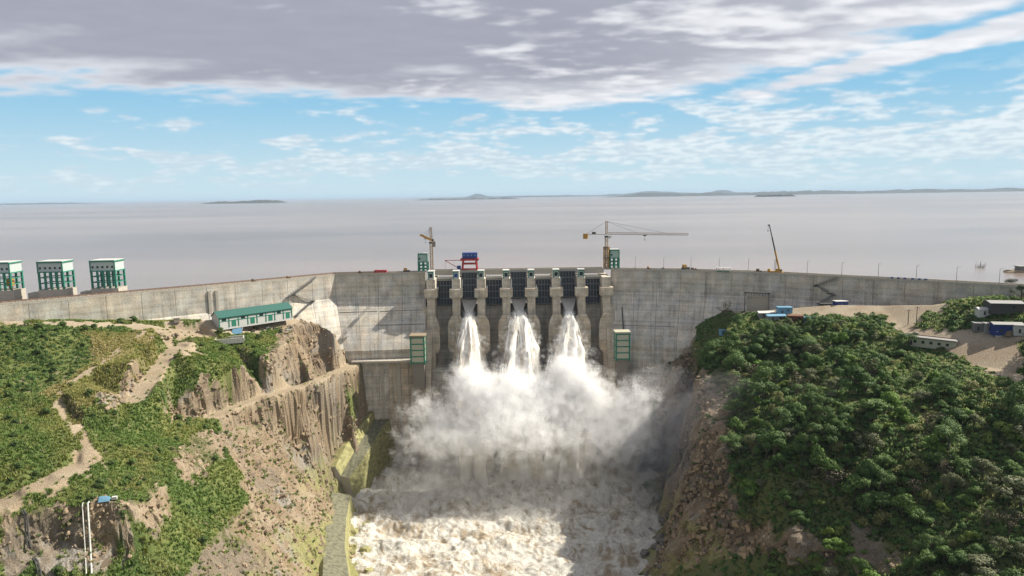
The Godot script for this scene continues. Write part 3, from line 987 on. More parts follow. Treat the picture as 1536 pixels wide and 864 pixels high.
		st = st_new()
		bx(st, Vector3(0, 5.25, 0), Vector3(4.5, 0.5, 7.7))
		part("roof", st, mats["white_paint"], g)

# ---------- river: boiling white water below the spillway ----------
func river_half(z: float) -> float:
	return 0.0
func river_height(x: float, z: float) -> float:
	var far := smoothstep(-250.0, -400.0, z)
	var h := noise_b.get_noise_2d(x * 0.55, z * 0.9) * 3.0 + noise_b.get_noise_2d(x * 1.6 + 30, z * 2.2) * 1.1 + absf(noise_c.get_noise_2d(x * 0.7, z)) * 0.7
	# standing rollers across the stream
	var bend := noise_a.get_noise_2d(x * 1.8, 7.0) * 7.0 + noise_b.get_noise_2d(x, 3.0) * 4.0
	for q in [[-372.0, 3.4, 5.0], [-396.0, 2.4, 5.0], [-348.0, 2.8, 5.0], [-326.0, 2.3, 4.5], [-308.0, 1.9, 4.0], [-290.0, 1.8, 4.0]]:
		var d: float = (z - q[0] + bend) / q[2]
		h += q[1] * exp(-d * d) * (0.65 + 0.7 * noise_b.get_noise_2d(x * 0.9, q[0]))
	# the boil where the jets strike stands above the river
	return h * (0.8 + 0.65 * far) + 7.5 * smoothstep(-366.0, -408.0, z) * (1.0 - smoothstep(58.0, 92.0, absf(x - 3.0)) * 0.6)
func make_river() -> void:
	var x0 := -104.0
	var z0 := -446.0
	var gs := 0.6
	var nx := int(208 / gs)
	var nz := int(330 / gs)
	var pos := PackedVector3Array(); pos.resize((nx + 1) * (nz + 1))
	var col := PackedColorArray(); col.resize(pos.size())
	for j in nz + 1:
		for i in nx + 1:
			var x := x0 + i * gs; var z := z0 + j * gs
			var k := j * (nx + 1) + i
			var h := river_height(x, z)
			pos[k] = Vector3(x, h, z)
			# aerated water is white, the silt between the foam is brown
			var wx := x + noise_b.get_noise_2d(x * 0.8 + 70, z * 0.8) * 6.0
			var wz := z + noise_b.get_noise_2d(x * 0.8, z * 0.8 + 70) * 6.0
			var vein := 1.0 - absf(noise_b.get_noise_2d(wx * 1.1, wz * 1.5)) * 2.6
			var thread := 1.0 - absf(noise_c.get_noise_2d(wx * 0.75, wz * 0.24)) * 2.4
			var f := 0.26 + 0.42 * vein + 0.42 * thread + noise_a.get_noise_2d(x * 2.2, z * 2.2) * 0.6 + noise_c.get_noise_2d(wx * 1.6, wz * 1.1) * 0.35 + clampf(h * 0.07, -0.15, 0.2)
			f = clampf(f, 0, 1)
			f = f * f * (3 - 2 * f)
			var v := Vector3(0.44, 0.345, 0.225).lerp(Vector3(0.87, 0.83, 0.74), f)
			col[k] = Color(v.x, v.y, v.z)
	var idx := PackedInt32Array(); idx.resize(nx * nz * 6)
	var w := 0
	for j in nz:
		for i in nx:
			var k := j * (nx + 1) + i
			for o in [k, k + 1, k + nx + 2, k, k + nx + 2, k + nx + 1]:
				idx[w] = o; w += 1
	var nor := PackedVector3Array(); nor.resize(pos.size())
	for t in range(0, idx.size(), 3):
		var f := (pos[idx[t + 2]] - pos[idx[t]]).cross(pos[idx[t + 1]] - pos[idx[t]])
		for q in 3: nor[idx[t + q]] += f
	for k in nor.size(): nor[k] = nor[k].normalized()
	var m := mat("white_water", 1, 1, 1, 0.55)
	m.vertex_color_use_as_albedo = true
	m.albedo_texture = tex(noise_img(512, 71, 0.028, 6, 0.42, 1.25))
	m.uv1_triplanar = true
	m.uv1_world_triplanar = true
	m.uv1_scale = Vector3(1.0 / 9.0, 1.0 / 9.0, 1.0 / 6.0)
	m.heightmap_enabled = true
	m.heightmap_texture = m.albedo_texture
	m.heightmap_scale = 60.0
	var o := put_mesh("river_water", grid_mesh(pos, nor, col, idx), m, self)
	o.set_meta("kind", "structure")
	o.set_meta("label", "foaming brown and white river filling the gorge")

# ---------- lining walls and rocks at the water ----------
func loft(st: SurfaceTool, lines: Array) -> void:
	for a in lines.size() - 1:
		for k in lines[a].size() - 1:
			quad(st, lines[a][k], lines[a][k + 1], lines[a + 1][k + 1], lines[a + 1][k])
func make_banks() -> void:
	# mossy lining: upper band, walkway, lower face down into the river
	var w := thing("lining_wall", "yellow green mossy concrete lining wall with a walkway beside the river", "wall")
	var up := []; var inner := []; var outer := []; var foot := []; var back := []
	var top_a := [[560, 616, 38], [540, 640, 34], [519, 668, 28], [503, 700, 21]]
	for k in 4:
		var t := k / 3.0
		var q: Array = top_a[k]
		up.append(P(q[0], q[1], q[2]))
		inner.append(P([566, 549, 530, 511][k], [624, 650, 680, 714][k], [32.5, 28.5, 22.5, 15][k]))
		outer.append(P([585, 569, 550, 524][k], [627, 648, 680, 717][k], [32, 28, 22, 14.5][k]))
		var o: Vector3 = outer[k]
		foot.append(Vector3(o.x + 5.5 - 2.0 * t, -4, o.z + 2.0))
		back.append(up[k] + Vector3(-9, -2, -3))
	var st := st_new()
	loft(st, [back, up, inner])
	part("upper_band", st, mats["moss_wall"], w)
	st = st_new()
	loft(st, [inner, outer])
	part("walkway", st, mats["moss_walk"], w)
	for k in 3:
		st = st_new()
		var a: Vector3 = outer[k]; var b: Vector3 = outer[k + 1]; var c: Vector3 = foot[k + 1]; var d: Vector3 = foot[k]
		var g := (b - a).normalized() * 0.12
		quad(st, a + g, b - g, c - g, d + g)
		part("wall_panel", st, mats["moss_wall"], w)
	st = st_new()  # the broken off end
	var e3: Vector3 = outer[3]; var i3: Vector3 = inner[3]; var f3: Vector3 = foot[3]; var u3: Vector3 = up[3]; var b3: Vector3 = back[3]
	quad(st, i3, e3, f3, Vector3(i3.x, -4, i3.z))
	quad(st, u3, i3, Vector3(i3.x, -4, i3.z), Vector3(u3.x, -4, u3.z))
	quad(st, b3, u3, Vector3(u3.x, -4, u3.z), Vector3(b3.x, -4, b3.z))
	part("end_face", st, mats["concrete_plain"], w)
	# the lower strip goes on along the water
	var lw := thing("lower_lining", "long low mossy strip of lining following the sunny waterline", "wall")
	var la := []; var lb := []; var lf := []; var lk := []
	for q in [[498, 738, 526, 742, 9], [490, 775, 519, 780, 8.5], [486, 815, 517, 820, 8], [484, 864, 524, 868, 7.5], [482, 930, 530, 936, 7]]:
		la.append(P(q[0], q[1], q[4] + 3.5)); lb.append(P(q[2], q[3], q[4]))
		lf.append(lb[-1] + Vector3(3.0, -q[4] - 3.0, 1.0)); lk.append(la[-1] + Vector3(-6, -7, 0))
	for k in 4:
		for n in [[lk, la, "back_slope"], [la, lb, "top_strip"], [lb, lf, "wall_panel"]]:
			st = st_new()
			quad(st, n[0][k], n[0][k + 1], n[1][k + 1], n[1][k])
			part(n[2], st, mats["moss_wall"] if n[2] != "top_strip" else mats["moss_walk"], lw)
	# lining on the shaded side, a blunt block at the water
	var r := thing("lining_block", "blunt concrete block of lining on the shaded bank", "block", Vector3(93, 0, -385), -0.35)
	st = st_new()
	hexa(st, [Vector3(-6, -6, -22), Vector3(10, -6, -22), Vector3(10, -6, 6), Vector3(-6, -6, 6), Vector3(-2, 13, -22), Vector3(10, 15, -22), Vector3(10, 12, 6), Vector3(-3, 9.5, 6)])
	part("block_body", st, mats["concrete_plain"], r)
	st = st_new()
	hexa(st, [Vector3(-3.4, 9.6, -22), Vector3(10.2, 9.6, -22), Vector3(10.2, 9.6, 6.2), Vector3(-3.4, 9.6, 6.2), Vector3(-3.4, 10.6, -22), Vector3(10.2, 16, -22), Vector3(10.2, 13, 6.2), Vector3(-3.4, 10.4, 6.2)])
	part("block_cap", st, mats["concrete_stained"], r)
	scatter_rocks()
	for k in 46:
		var right := k % 3 != 0
		var z := rng.randf_range(-372, -285)
		var x := (61.0 + maxf(0.0, -z - 296.0) * 0.26 + rng.randf_range(-3, 9)) if right else (-71.0 - maxf(0.0, -z - 300.0) * 0.2 - rng.randf_range(-2, 7))
		var o := thing("bank_boulder", "wet angular boulder at the waterline of the shaded bank" if right else "mossy angular boulder at the waterline of the sunny bank", "boulder", Vector3(x, maxf(ground_at(x, z), 0.0), z), rng.randf() * 6, "boulders on the shaded bank" if right else "boulders on the sunny bank")
		var me := put_mesh("boulder_rock", rock_mesh(100 + k % 7), mats["rock_grey"] if right else mats["moss_wall"], o)
		var s := rng.randf_range(2.0, 6.5)
		me.scale = Vector3(s, s * rng.randf_range(0.6, 1.0), s * rng.randf_range(0.7, 1.2))

func rock_mesh(seed_: int) -> ArrayMesh:
	var r := RandomNumberGenerator.new(); r.seed = seed_
	var pts: Array[Vector3] = []
	var s := SphereMesh.new(); s.radial_segments = 7; s.rings = 4; s.radius = 0.5; s.height = 1.0
	var a := s.get_mesh_arrays()
	var n := FastNoiseLite.new(); n.seed = seed_; n.frequency = 1.6
	var st := st_new()
	var v: PackedVector3Array = a[Mesh.ARRAY_VERTEX]
	var idx: PackedInt32Array = a[Mesh.ARRAY_INDEX]
	for i in idx:
		var p := v[i]
		st.add_vertex(p * (1.0 + n.get_noise_3dv(p) * 0.7) * Vector3(1.0, 0.75, 0.85))
	st.generate_normals()
	return st.commit()
func slab_mesh(seed_: int) -> ArrayMesh:  # a cracked block: a box with its corners knocked about
	var r := RandomNumberGenerator.new(); r.seed = seed_
	var p := []
	for y in [-1, 1]:
		for q in [[-1, -1], [1, -1], [1, 1], [-1, 1]]:
			p.append(Vector3(q[0] * r.randf_range(0.3, 0.55), y * r.randf_range(0.3, 0.55), q[1] * r.randf_range(0.3, 0.55)))
	var st := st_new()
	hexa(st, p)
	st.generate_normals()
	return st.commit()
func multi(called: String, label: String, mesh: Mesh, m: Material, xf: Array, cols := []) -> void:
	var mm := MultiMesh.new()
	mm.transform_format = MultiMesh.TRANSFORM_3D
	mm.use_colors = cols.size() > 0
	mm.mesh = mesh
	mm.instance_count = xf.size()
	for i in xf.size():
		mm.set_instance_transform(i, xf[i])
		if cols.size(): mm.set_instance_color(i, cols[i])
	var o := MultiMeshInstance3D.new()
	o.name = numbered(called)
	o.multimesh = mm
	o.material_override = m
	add_child(o)
	o.set_meta("kind", "stuff")
	o.set_meta("label", label)
func seen(p: Vector3, margin := 60.0) -> bool:
	var q := lens_turn.inverse() * (p - EYE)
	if q.z > -20: return false
	var x := 768 + q.x / -q.z * 1024.0; var y := 432 - q.y / -q.z * 1024.0
	return x > -margin and x < 1536 + margin and y < 864 + margin
func scatter_rocks() -> void:
	var kinds := [rock_mesh(1), rock_mesh(2), rock_mesh(5)]
	var xf := [[], [], []]; var cols := [[], [], []]
	var tries := 0
	while tries < 26000:
		tries += 1
		var x := rng.randf_range(-190, 150); var z := rng.randf_range(-450, -190)
		var c := cover_at(x, z)
		if c != 1 and c != 3: continue
		var y := ground_at(x, z)
		if y < 0.5 or noise_b.get_noise_2d(x * 0.8, z * 0.8) < -0.05: continue
		var s := 0.35 + pow(rng.randf(), 4.0) * 2.2
		var b := Basis.from_euler(Vector3(rng.randf() * 6, rng.randf() * 6, rng.randf() * 6)).scaled(Vector3.ONE * s)
		var k := rng.randi() % 3
		xf[k].append(Transform3D(b, Vector3(x, y + s * 0.12, z)))
		var t := rng.randf_range(0.7, 1.15)
		cols[k].append(Color(0.31 * t, 0.235 * t, 0.16 * t))
	var m := mat("rubble", 1, 1, 1, 0.95)
	m.vertex_color_use_as_albedo = true
	for k in 3: multi("rubble", "broken stones lying on the gorge slopes", kinds[k], m, xf[k], cols[k])
	# ledges and blocks standing out of the steep faces
	var slabs := [slab_mesh(3), slab_mesh(4), slab_mesh(9)]
	var lx := [[], [], []]; var lc := [[], [], []]
	tries = 0
	while tries < 60000:
		tries += 1
		var x := rng.randf_range(-200, 150); var z := rng.randf_range(-450, -190)
		var c := cover_at(x, z)
		if c != 1 and c != 3: continue
		var steep := slope_at(x, z)
		if steep < 0.6 or rng.randf() > (steep - 0.3) * (0.5 if c == 3 else 0.26): continue
		var y := ground_at(x, z)
		if y < 0.5 or not seen(Vector3(x, y, z)): continue
		var gx := ground_at(x + 1, z) - ground_at(x - 1, z); var gz := ground_at(x, z + 1) - ground_at(x, z - 1)
		var out := Vector3(-gx, 0, -gz).normalized()
		var s := (0.4 + pow(rng.randf(), 3.0) * 2.2) * (clampf(steep - 0.2, 0.45, 1.0) if c == 1 else 1.1)
		var b := Basis.looking_at(-out, Vector3.UP) * Basis.from_euler(Vector3(rng.randf_range(-0.35, 0.35), rng.randf_range(-0.5, 0.5), 0.45 + rng.randf_range(-0.25, 0.25)))
		var k := rng.randi() % 3
		lx[k].append(Transform3D(b.scaled_local(Vector3(s * rng.randf_range(0.8, 1.9), s * rng.randf_range(0.5, 1.1), s * 0.9)), Vector3(x, y, z) - out * 0.12 * s))
		var t := rng.randf_range(0.65, 1.1)
		var warm := clampf(0.5 + noise_a.get_noise_3d(x * 1.6, y * 1.2, z * 1.6) * 1.5, 0, 1)
		var v := Vector3(0.32, 0.24, 0.155).lerp(Vector3(0.19, 0.15, 0.105), warm) * t
		lc[k].append(Color(v.x, v.y, v.z))
	for k in 3: multi("rock_ledges", "angular rock ledges standing out of the cut faces", slabs[k], m, lx[k], lc[k])
	print("ledges ", lx[0].size() * 3)
	print("rocks ", xf[0].size() * 3)

# ---------- cranes and towers on the crest ----------
func lattice(st: SurfaceTool, a: Vector3, b: Vector3, w: float, bay: float, bar := 0.18, side := Vector3.ZERO) -> void:
	var d := (b - a).normalized()
	var s := side if side != Vector3.ZERO else (d.cross(Vector3.UP) if absf(d.y) < 0.9 else Vector3.RIGHT)
	s = s.normalized()
	var u := s.cross(d).normalized()
	var n := maxi(1, int(round(a.distance_to(b) / bay)))
	var c := [s * w * 0.5 + u * w * 0.5, -s * w * 0.5 + u * w * 0.5, -s * w * 0.5 - u * w * 0.5, s * w * 0.5 - u * w * 0.5]
	for k in 4:
		beam(st, a + c[k], b + c[k], bar)
		for i in n:
			var p := a.lerp(b, float(i) / n); var q := a.lerp(b, float(i + 1) / n)
			var o: Vector3 = c[(k + 1) % 4]
			if i % 2 == 0: beam(st, p + c[k], q + o, bar * 0.7)
			else: beam(st, p + o, q + c[k], bar * 0.7)
			beam(st, q + c[k], q + o, bar * 0.7)
func tower_crane(label: String, at: Vector3, turn: float, mast_h: float, jib_len: float, cm: Material, jm: Material, frame: bool) -> void:
	var g := thing("tower_crane", label, "crane", at, turn)
	var st := st_new()
	lattice(st, Vector3(0, 0, 0), Vector3(0, mast_h, 0), 1.7, 2.4, 0.28)
	part("mast", st, cm, g)
	st = st_new()
	bx(st, Vector3(0, 0.4, 0), Vector3(5, 0.8, 5))
	part("foot_block", st, mats["concrete_plain"], g)
	if frame:
		st = st_new()
		lattice(st, Vector3(0, 0.8, 0), Vector3(0, mast_h * 0.70, 0), 3.2, 3.2, 0.42)
		part("climbing_frame", st, mats["crane_yellow"], g)
		for y in [mast_h * 0.36, mast_h * 0.68]:
			st = st_new()
			bx(st, Vector3(0, y, 0), Vector3(4.4, 0.25, 4.4))
			part("work_platform", st, mats["dark_steel"], g)
	st = st_new()
	tube(st, Vector3(0, mast_h, 0), Vector3(0, mast_h + 1.1, 0), 1.5, 1.5, 12)
	part("slewing_ring", st, mats["dark_steel"], g)
	st = st_new()
	bx(st, Vector3(2.6, mast_h + 0.3, 1.6), Vector3(1.9, 2.0, 1.6))
	var cab := part("operator_cab", st, mats["white_paint"], g)
	st = st_new()
	bx(st, Vector3(3.57, mast_h + 0.5, 1.6), Vector3(0.06, 1.2, 1.3))
	part("cab_window", st, mats["window_dark"], cab)
	var jy := mast_h + 2.0
	st = st_new()
	lattice(st, Vector3(0, jy, 0), Vector3(0, jy + 9.0, 0), 1.3, 2.2, 0.22)
	part("tower_head", st, jm, g)
	st = st_new()
	# jib: two chords below, one above
	var nb := int(jib_len / 2.5)
	for z in [-0.7, 0.7]: beam(st, Vector3(1, jy, z), Vector3(jib_len, jy, z), 0.24)
	beam(st, Vector3(1, jy + 1.4, 0), Vector3(jib_len, jy + 1.2, 0), 0.26)
	for i in nb:
		var x := 1 + (jib_len - 1) * i / nb; var x2 := 1 + (jib_len - 1) * (i + 1) / nb
		for z in [-0.7, 0.7]:
			beam(st, Vector3(x, jy, z), Vector3((x + x2) * 0.5, jy + 1.35, 0), 0.15)
			beam(st, Vector3((x + x2) * 0.5, jy + 1.35, 0), Vector3(x2, jy, z), 0.15)
		beam(st, Vector3(x, jy, -0.7), Vector3(x, jy, 0.7), 0.12)
	part("jib", st, jm, g)
	st = st_new()
	for z in [-0.7, 0.7]: beam(st, Vector3(-16, jy, z), Vector3(0, jy, z), 0.35)
	for i in 9: beam(st, Vector3(-16 + i * 2, jy, -0.7), Vector3(-16 + i * 2, jy, 0.7), 0.2)
	part("counter_jib", st, jm, g)
	st = st_new()
	bx(st, Vector3(-15, jy - 1.4, 0), Vector3(3.2, 3.6, 1.6))
	part("counterweight", st, mats["crane_yellow"] if frame else mats["concrete_dark"], g)
	st = st_new()
	bx(st, Vector3(-9, jy + 0.9, 0), Vector3(2.6, 1.3, 1.2))
	part("winch", st, mats["dark_steel"], g)
	for q in [[-14.5, 0.2], [jib_len * 0.38, 1.4], [jib_len * 0.72, 1.3]]:
		st = st_new()
		beam(st, Vector3(0, jy + 8.8, 0), Vector3(q[0], jy + q[1], 0), 0.13)
		part("pendant_line", st, mats["dark_steel"], g)
	st = st_new()
	bx(st, Vector3(jib_len * 0.48, jy - 0.5, 0), Vector3(1.9, 0.7, 1.7))
	var tr := part("trolley", st, mats["dark_steel"], g)
	st = st_new()
	beam(st, Vector3(jib_len * 0.48, jy - 0.8, 0), Vector3(jib_len * 0.48, jy - 3.0, 0), 0.12)
	bx(st, Vector3(jib_len * 0.48, jy - 3.3, 0), Vector3(0.5, 0.8, 0.4))
	part("hook", st, mats["dark_steel"], tr)

func frame_tower(called: String, label: String, at: Vector3, turn: float, w: float, d: float, legs_h: float, box_h: float, cols: int, group := "") -> Node3D:
	# a green steel frame with a pale box on top
	var g := thing(called, label, "tower", at, turn, group)
	for i in cols:
		for j in [-0.5, 0.5]:
			var x := -w * 0.5 + w * i / (cols - 1)
			var st := st_new()
			bx(st, Vector3(x * 0.96, (legs_h) * 0.5, j * d * 0.94), Vector3(0.95, legs_h, 0.95))
			part("column", st, mats["green_paint"], g)
	for y in [legs_h * 0.36, legs_h * 0.70]:
		for j in [-0.5, 0.5]:
			var st := st_new()
			bx(st, Vector3(0, y, j * d * 0.94), Vector3(w, 0.5, 0.4))
			part("cross_beam", st, mats["green_paint"], g)
		for j in [-0.5, 0.5]:
			var st := st_new()
			bx(st, Vector3(j * w * 0.96, y + 0.003, 0), Vector3(0.4, 0.5, d * 0.93))
			part("side_beam", st, mats["green_paint"], g)
	var st := st_new()
	bx(st, Vector3(0, legs_h + box_h * 0.5, 0), Vector3(w * 0.98, box_h, d * 0.98))
	var b := part("machine_room", st, mats["pale_green"] if cols < 4 else mats["tower_wall"], g)
	for q in [[legs_h + 0.3, 0.6], [legs_h + box_h + 0.1, 0.75]]:
		st = st_new()
		bx(st, Vector3(0, q[0], 0), Vector3(w * 1.05, q[1], d * 1.05))
		part("green_band", st, mats["green_paint"], g)
	for i in [-1, 1]:
		st = st_new()
		bx(st, Vector3(i * w * 0.5, legs_h + box_h * 0.5 - 0.1, d * 0.5), Vector3(0.5, box_h - 0.5, 0.5))
		part("corner_trim", st, mats["green_paint"], g)
	for i in cols:
		if cols < 4 and i > 0: break
		st = st_new()
		var x := -w * 0.5 + w * (i + 0.5) / cols
		bx(st, Vector3(x, legs_h + box_h * 0.45, d * 0.492), Vector3(1.15, 1.2, 0.12))
		part("window", st, mats["window_dark"], b)
	st = st_new()
	bx(st, Vector3(0, legs_h + box_h + 0.62, 0), Vector3(w * 1.02, 0.3, d * 1.02))
	part("roof", st, mats["white_paint"], g)
	return g

func make_crest_things() -> void:
	tower_crane("yellow tower crane with its jib swung out over the reservoir", Vector3(-55, 125, -468), atan2(66.0, -16.0), 19.5, 66.0, mats["crane_yellow"], mats["crane_yellow"], false)
	tower_crane("pale tower crane with a long level jib and orange climbing frame", Vector3(65.3, 125, -468), -0.42, 22.0, 55.0, mats["crane_pale"], mats["crane_pale"], true)
	frame_tower("hoist_tower", "small green framed hoist tower beside the yellow tower crane", Vector3(-60.5, 125, -465.5), 0.0, 6.2, 5.5, 7.0, 5.6, 3)
	frame_tower("hoist_tower", "small green framed hoist tower behind the pale tower crane", Vector3(70.8, 125, -470), 0.0, 6.2, 5.5, 7.4, 5.6, 3)
	# three intake towers in the reservoir
	var where := [[-233.0, -392.0, "beside the crest bridge"], [-261.5, -390.0, "between the two others"], [-290.0, -388.0, "with an orange hoist inside its frame"]]
	for q in where:
		var at := Vector3(q[0], 127.0, q[1])
		frame_tower("intake_tower", "white and green intake tower on open columns, " + q[2], at, 0.06, 13.5, 11.0, 9.6, 5.8, 5, "intake towers")
		var g := thing("intake_plinth", "grey concrete base block under the intake tower " + q[2], "base", Vector3(q[0], 0, q[1]), 0.16, "intake bases")
		var st := st_new()
		bx(st, Vector3(0, 108.5, 0), Vector3(14.5, 36.98, 13))
		part("base_block", st, mats["concrete_plain"], g)
		st = st_new()
		bx(st, Vector3(-11, 107, -2), Vector3(7.4, 36, 9))
		part("side_block", st, mats["concrete_plain"], g)
		st = st_new()
		for x in [-7.0, 7.0]: beam(st, Vector3(x, 128.1, 6.3), Vector3(x, 128.1, -6.3), 0.1)
		beam(st, Vector3(-7, 128.1, 6.3), Vector3(7, 128.1, 6.3), 0.1)
		part("handrail", st, mats["grey_steel"], g)
	var oh := thing("inner_hoist", "orange hoist frame hanging inside an intake tower", "hoist", Vector3(-288.5, 127.0, -388), 0.16)
	var st := st_new()
	bx(st, Vector3(1.5, 4.2, 0), Vector3(3.0, 4.6, 2.6))
	bx(st, Vector3(1.5, 0.95, 0), Vector3(1.6, 1.9, 1.6))
	part("hoist_body", st, mats["crane_yellow"], oh)
	var ap := thing("intake_bridge", "pale sloping concrete bridge from the crest to the intake towers", "bridge")
	st = st_new()
	var b0 := Vector3(-226, 122.5, -384); var b1 := Vector3(-183, 124.2, -409)
	beam(st, b0, b1, 7.0, 1.0)
	part("bridge_slab", st, mats["concrete_pale"], ap)
	for k in 3:
		st = st_new()
		var p := b0.lerp(b1, 0.2 + 0.3 * k)
		bx(st, Vector3(p.x, 110, p.z), Vector3(1.6, 26, 3.5))
		part("bridge_pier", st, mats["concrete_plain"], ap)
	# red gantry crane
	var g := thing("gantry_crane", "red gantry crane with a blue machine house on the spillway deck", "crane", Vector3(-29, 125, -471), 0.0)
	for x in [-5.2, 5.2]:
		for z in [-3.2, 3.2]:
			st = st_new()
			beam(st, Vector3(x, 0, z), Vector3(x * 0.86, 7.6, z * 0.9), 0.9)
			part("leg", st, mats["red_paint"], g)
	for y in [1.0, 5.0]:
		for z in [-3.2, 3.2]:
			st = st_new()
			bx(st, Vector3(0, y, z * 0.95), Vector3(10.2, 0.8, 0.6))
			part("cross_beam", st, mats["red_paint"], g)
	st = st_new()
	bx(st, Vector3(0, 8.0, 0), Vector3(12.5, 1.4, 7.6))
	part("girder", st, mats["red_paint"], g)
	st = st_new()
	bx(st, Vector3(0.2, 10.8, 0), Vector3(10.2, 3.6, 6.6))
	var house := part("machine_house", st, mats["blue_paint"], g)
	for k in 4:
		st = st_new()
		bx(st, Vector3(-3.6 + k * 2.5, 11.0, 3.33), Vector3(0.9, 0.9, 0.1))
		part("window", st, mats["sky_blue_sheet"], house)
	st = st_new()
	beam(st, Vector3(-6, 7.6, 2), Vector3(-17, 7.6, 2), 0.4)
	beam(st, Vector3(-6.5, 1.4, 2), Vector3(-17, 7.6, 2), 0.4)
	part("side_jib", st, mats["red_paint"], g)
	st = st_new()
	beam(st, Vector3(-16.8, 7.4, 2), Vector3(-16.8, 2.0, 2), 0.14)
	part("hoist_rope", st, mats["red_paint"], g)
	st = st_new()
	bx(st, Vector3(-7.4, 2.6, 2), Vector3(2.6, 2.4, 2.2))
	part("control_cab", st, mats["blue_paint"], g)
	# lifts: cream towers with green frames at both ends of the spillway
	for q in [[-60.5, 70.3, -427.6, "on the bench left of the running spillway", 1], [70.0, 70.5, -429.0, "before the bare dam face", 0]]:
		var e := thing("lift_tower", "cream lift tower with green frame %s" % ("on the dam's inspection bench" if q[4] else "under a dark pipe on the dam face"), "tower", Vector3(q[0], q[1], q[2]))
		st = st_new()
		bx(st, Vector3(0, 9.5, 0), Vector3(8.6, 17, 7))
		part("tower_wall", st, mats["cream_paint"], e)
		for x in [-4.25, 4.25]:
			for z in [-3.5, 3.5]:
				st = st_new()
				bx(st, Vector3(x, 9.0, z), Vector3(0.9, 18, 0.9))
				part("green_column", st, mats["green_paint"], e)
		for k in 5:
			st = st_new()
			bx(st, Vector3(0, 1.4 + k * 4.0, 0), Vector3(8.9, 0.75, 7.4))
			part("green_band", st, mats["green_paint"], e)
		st = st_new()
		bx(st, Vector3(0, 18.6, 0), Vector3(10, 0.9, 8.6))
		part("roof", st, mats["earth"] if q[4] else mats["cream_paint"], e)
		st = st_new()
		bx(st, Vector3(0, -8.0, -1.0), Vector3(7.4, 18, 6))
		part("shaft", st, mats["concrete_dark"], e)
	var pipe := thing("drain_pipe", "thin dark pipe running down the dam face above a lift tower", "pipe")
	st = st_new()
	var f0 := dam_at(6, 0.16, 101); var f1 := dam_at(6, 0.19, 84)
	tube(st, f0 + Vector3(0, 0, 0.5), f1 + Vector3(0, 0, 0.5), 0.35, 0.35)
	part("pipe_run", st, mats["dark_steel"], pipe)
	# containers, shelter, machines on the crest
	var rc := thing("red_container", "low red container parked on the dam crest", "container", dam_at(4, 0.05, 125, -4.5), -0.1)
	st = st_new()
	bx(st, Vector3(0, 1.3, 0), Vector3(8.4, 2.4, 2.5))
	part("container_body", st, mats["red_paint"], rc)
	for x in [-3.6, 3.6]:
		st = st_new()
		bx(st, Vector3(x, 1.3, 1.28), Vector3(0.2, 2.3, 0.08))
		part("corner_post", st, mats["rust"], rc)
	var sh := thing("crest_shelter", "open green and white shelter frame on the dam crest", "shelter", dam_at(7, 0.55, 125, -1.2), -0.42)
	for x in [-4.2, 0.0, 4.2]:
		for z in [-1.0, 1.0]:
			st = st_new()
			bx(st, Vector3(x, 1.4, z), Vector3(0.22, 2.8, 0.22))
			part("post", st, mats["white_paint"], sh)
	st = st_new()
	bx(st, Vector3(0, 2.95, 0), Vector3(9.2, 0.35, 2.8))
	part("roof", st, mats["white_paint"], sh)
	st = st_new()
	bx(st, Vector3(0, 0.5, 1.0), Vector3(8.8, 0.6, 0.15))
	part("green_rail", st, mats["green_paint"], sh)
	mobile_crane()
	for q in [[7, 0.06, 2.6], [7, 0.16, 1.4], [7, 0.20, 1.2], [6, 0.55, 1.6], [6, 0.75, 1.2], [7, 0.98, 1.7], [3, 0.6, 1.5], [4, 0.6, 2.2], [2, 0.62, 1.4], [2, 0.35, 1.5]]:
		var k := thing("site_machine", "small dark site machine with a boxy cab parked on the crest road", "machine", dam_at(q[0], q[1], 125, -3.4), rng.randf_range(-0.6, 0.6), "small machines on the crest")
		var s: float = q[2] * 0.7
		st = st_new()
		bx(st, Vector3(0, 0.9 * s, 0), Vector3(2.6 * s, 0.8 * s, 1.5 * s))
		part("chassis", st, mats["dark_steel"], k)
		st = st_new()
		bx(st, Vector3(-0.6 * s, 1.75 * s, 0), Vector3(1.1 * s, 1.1 * s, 1.3 * s))
		part("cab", st, mats[["rust", "grey_steel", "crane_yellow"][rng.randi() % 3]], k)
		for x in [-0.8, 0.8]:
			for z in [-0.7, 0.7]:
				st = st_new()
				tube(st, Vector3(x * s, 0.4 * s, z * s - 0.15), Vector3(x * s, 0.4 * s, z * s + 0.15), 0.4 * s, 0.4 * s, 8)
				part("wheel", st, mats["tyre"], k)
	# lamp posts along the crest road
	for q in [[6, 0.35], [6, 0.75], [7, 0.12], [7, 0.48], [7, 0.84], [8, 0.12], [8, 0.42], [8, 0.72], [9, 0.02], [9, 0.32], [9, 0.62], [9, 0.92]]:
		var l := thing("lamp_post", "thin grey lamp post standing on the dam crest road", "lamp post", dam_at(q[0], q[1], 125, -7.6), 0.0, "lamp posts along the crest")
		st = st_new()
		tube(st, Vector3.ZERO, Vector3(0, 8.5, 0), 0.16, 0.09, 6)
		part("pole", st, mats["grey_steel"], l)
		st = st_new()
		beam(st, Vector3(0, 8.4, 0), Vector3(0.3, 8.8, 1.8), 0.12)
		part("bracket", st, mats["grey_steel"], l)
		st = st_new()
		bx(st, Vector3(0.3, 8.75, 2.0), Vector3(0.3, 0.14, 0.8))
		part("lamp_head", st, mats["grey_steel"], l)
	# red-brown temporary railing along the sunlit wing
	var rl := thing("crest_railing", "rusty red temporary railing along the crest of the sunlit wing", "railing")
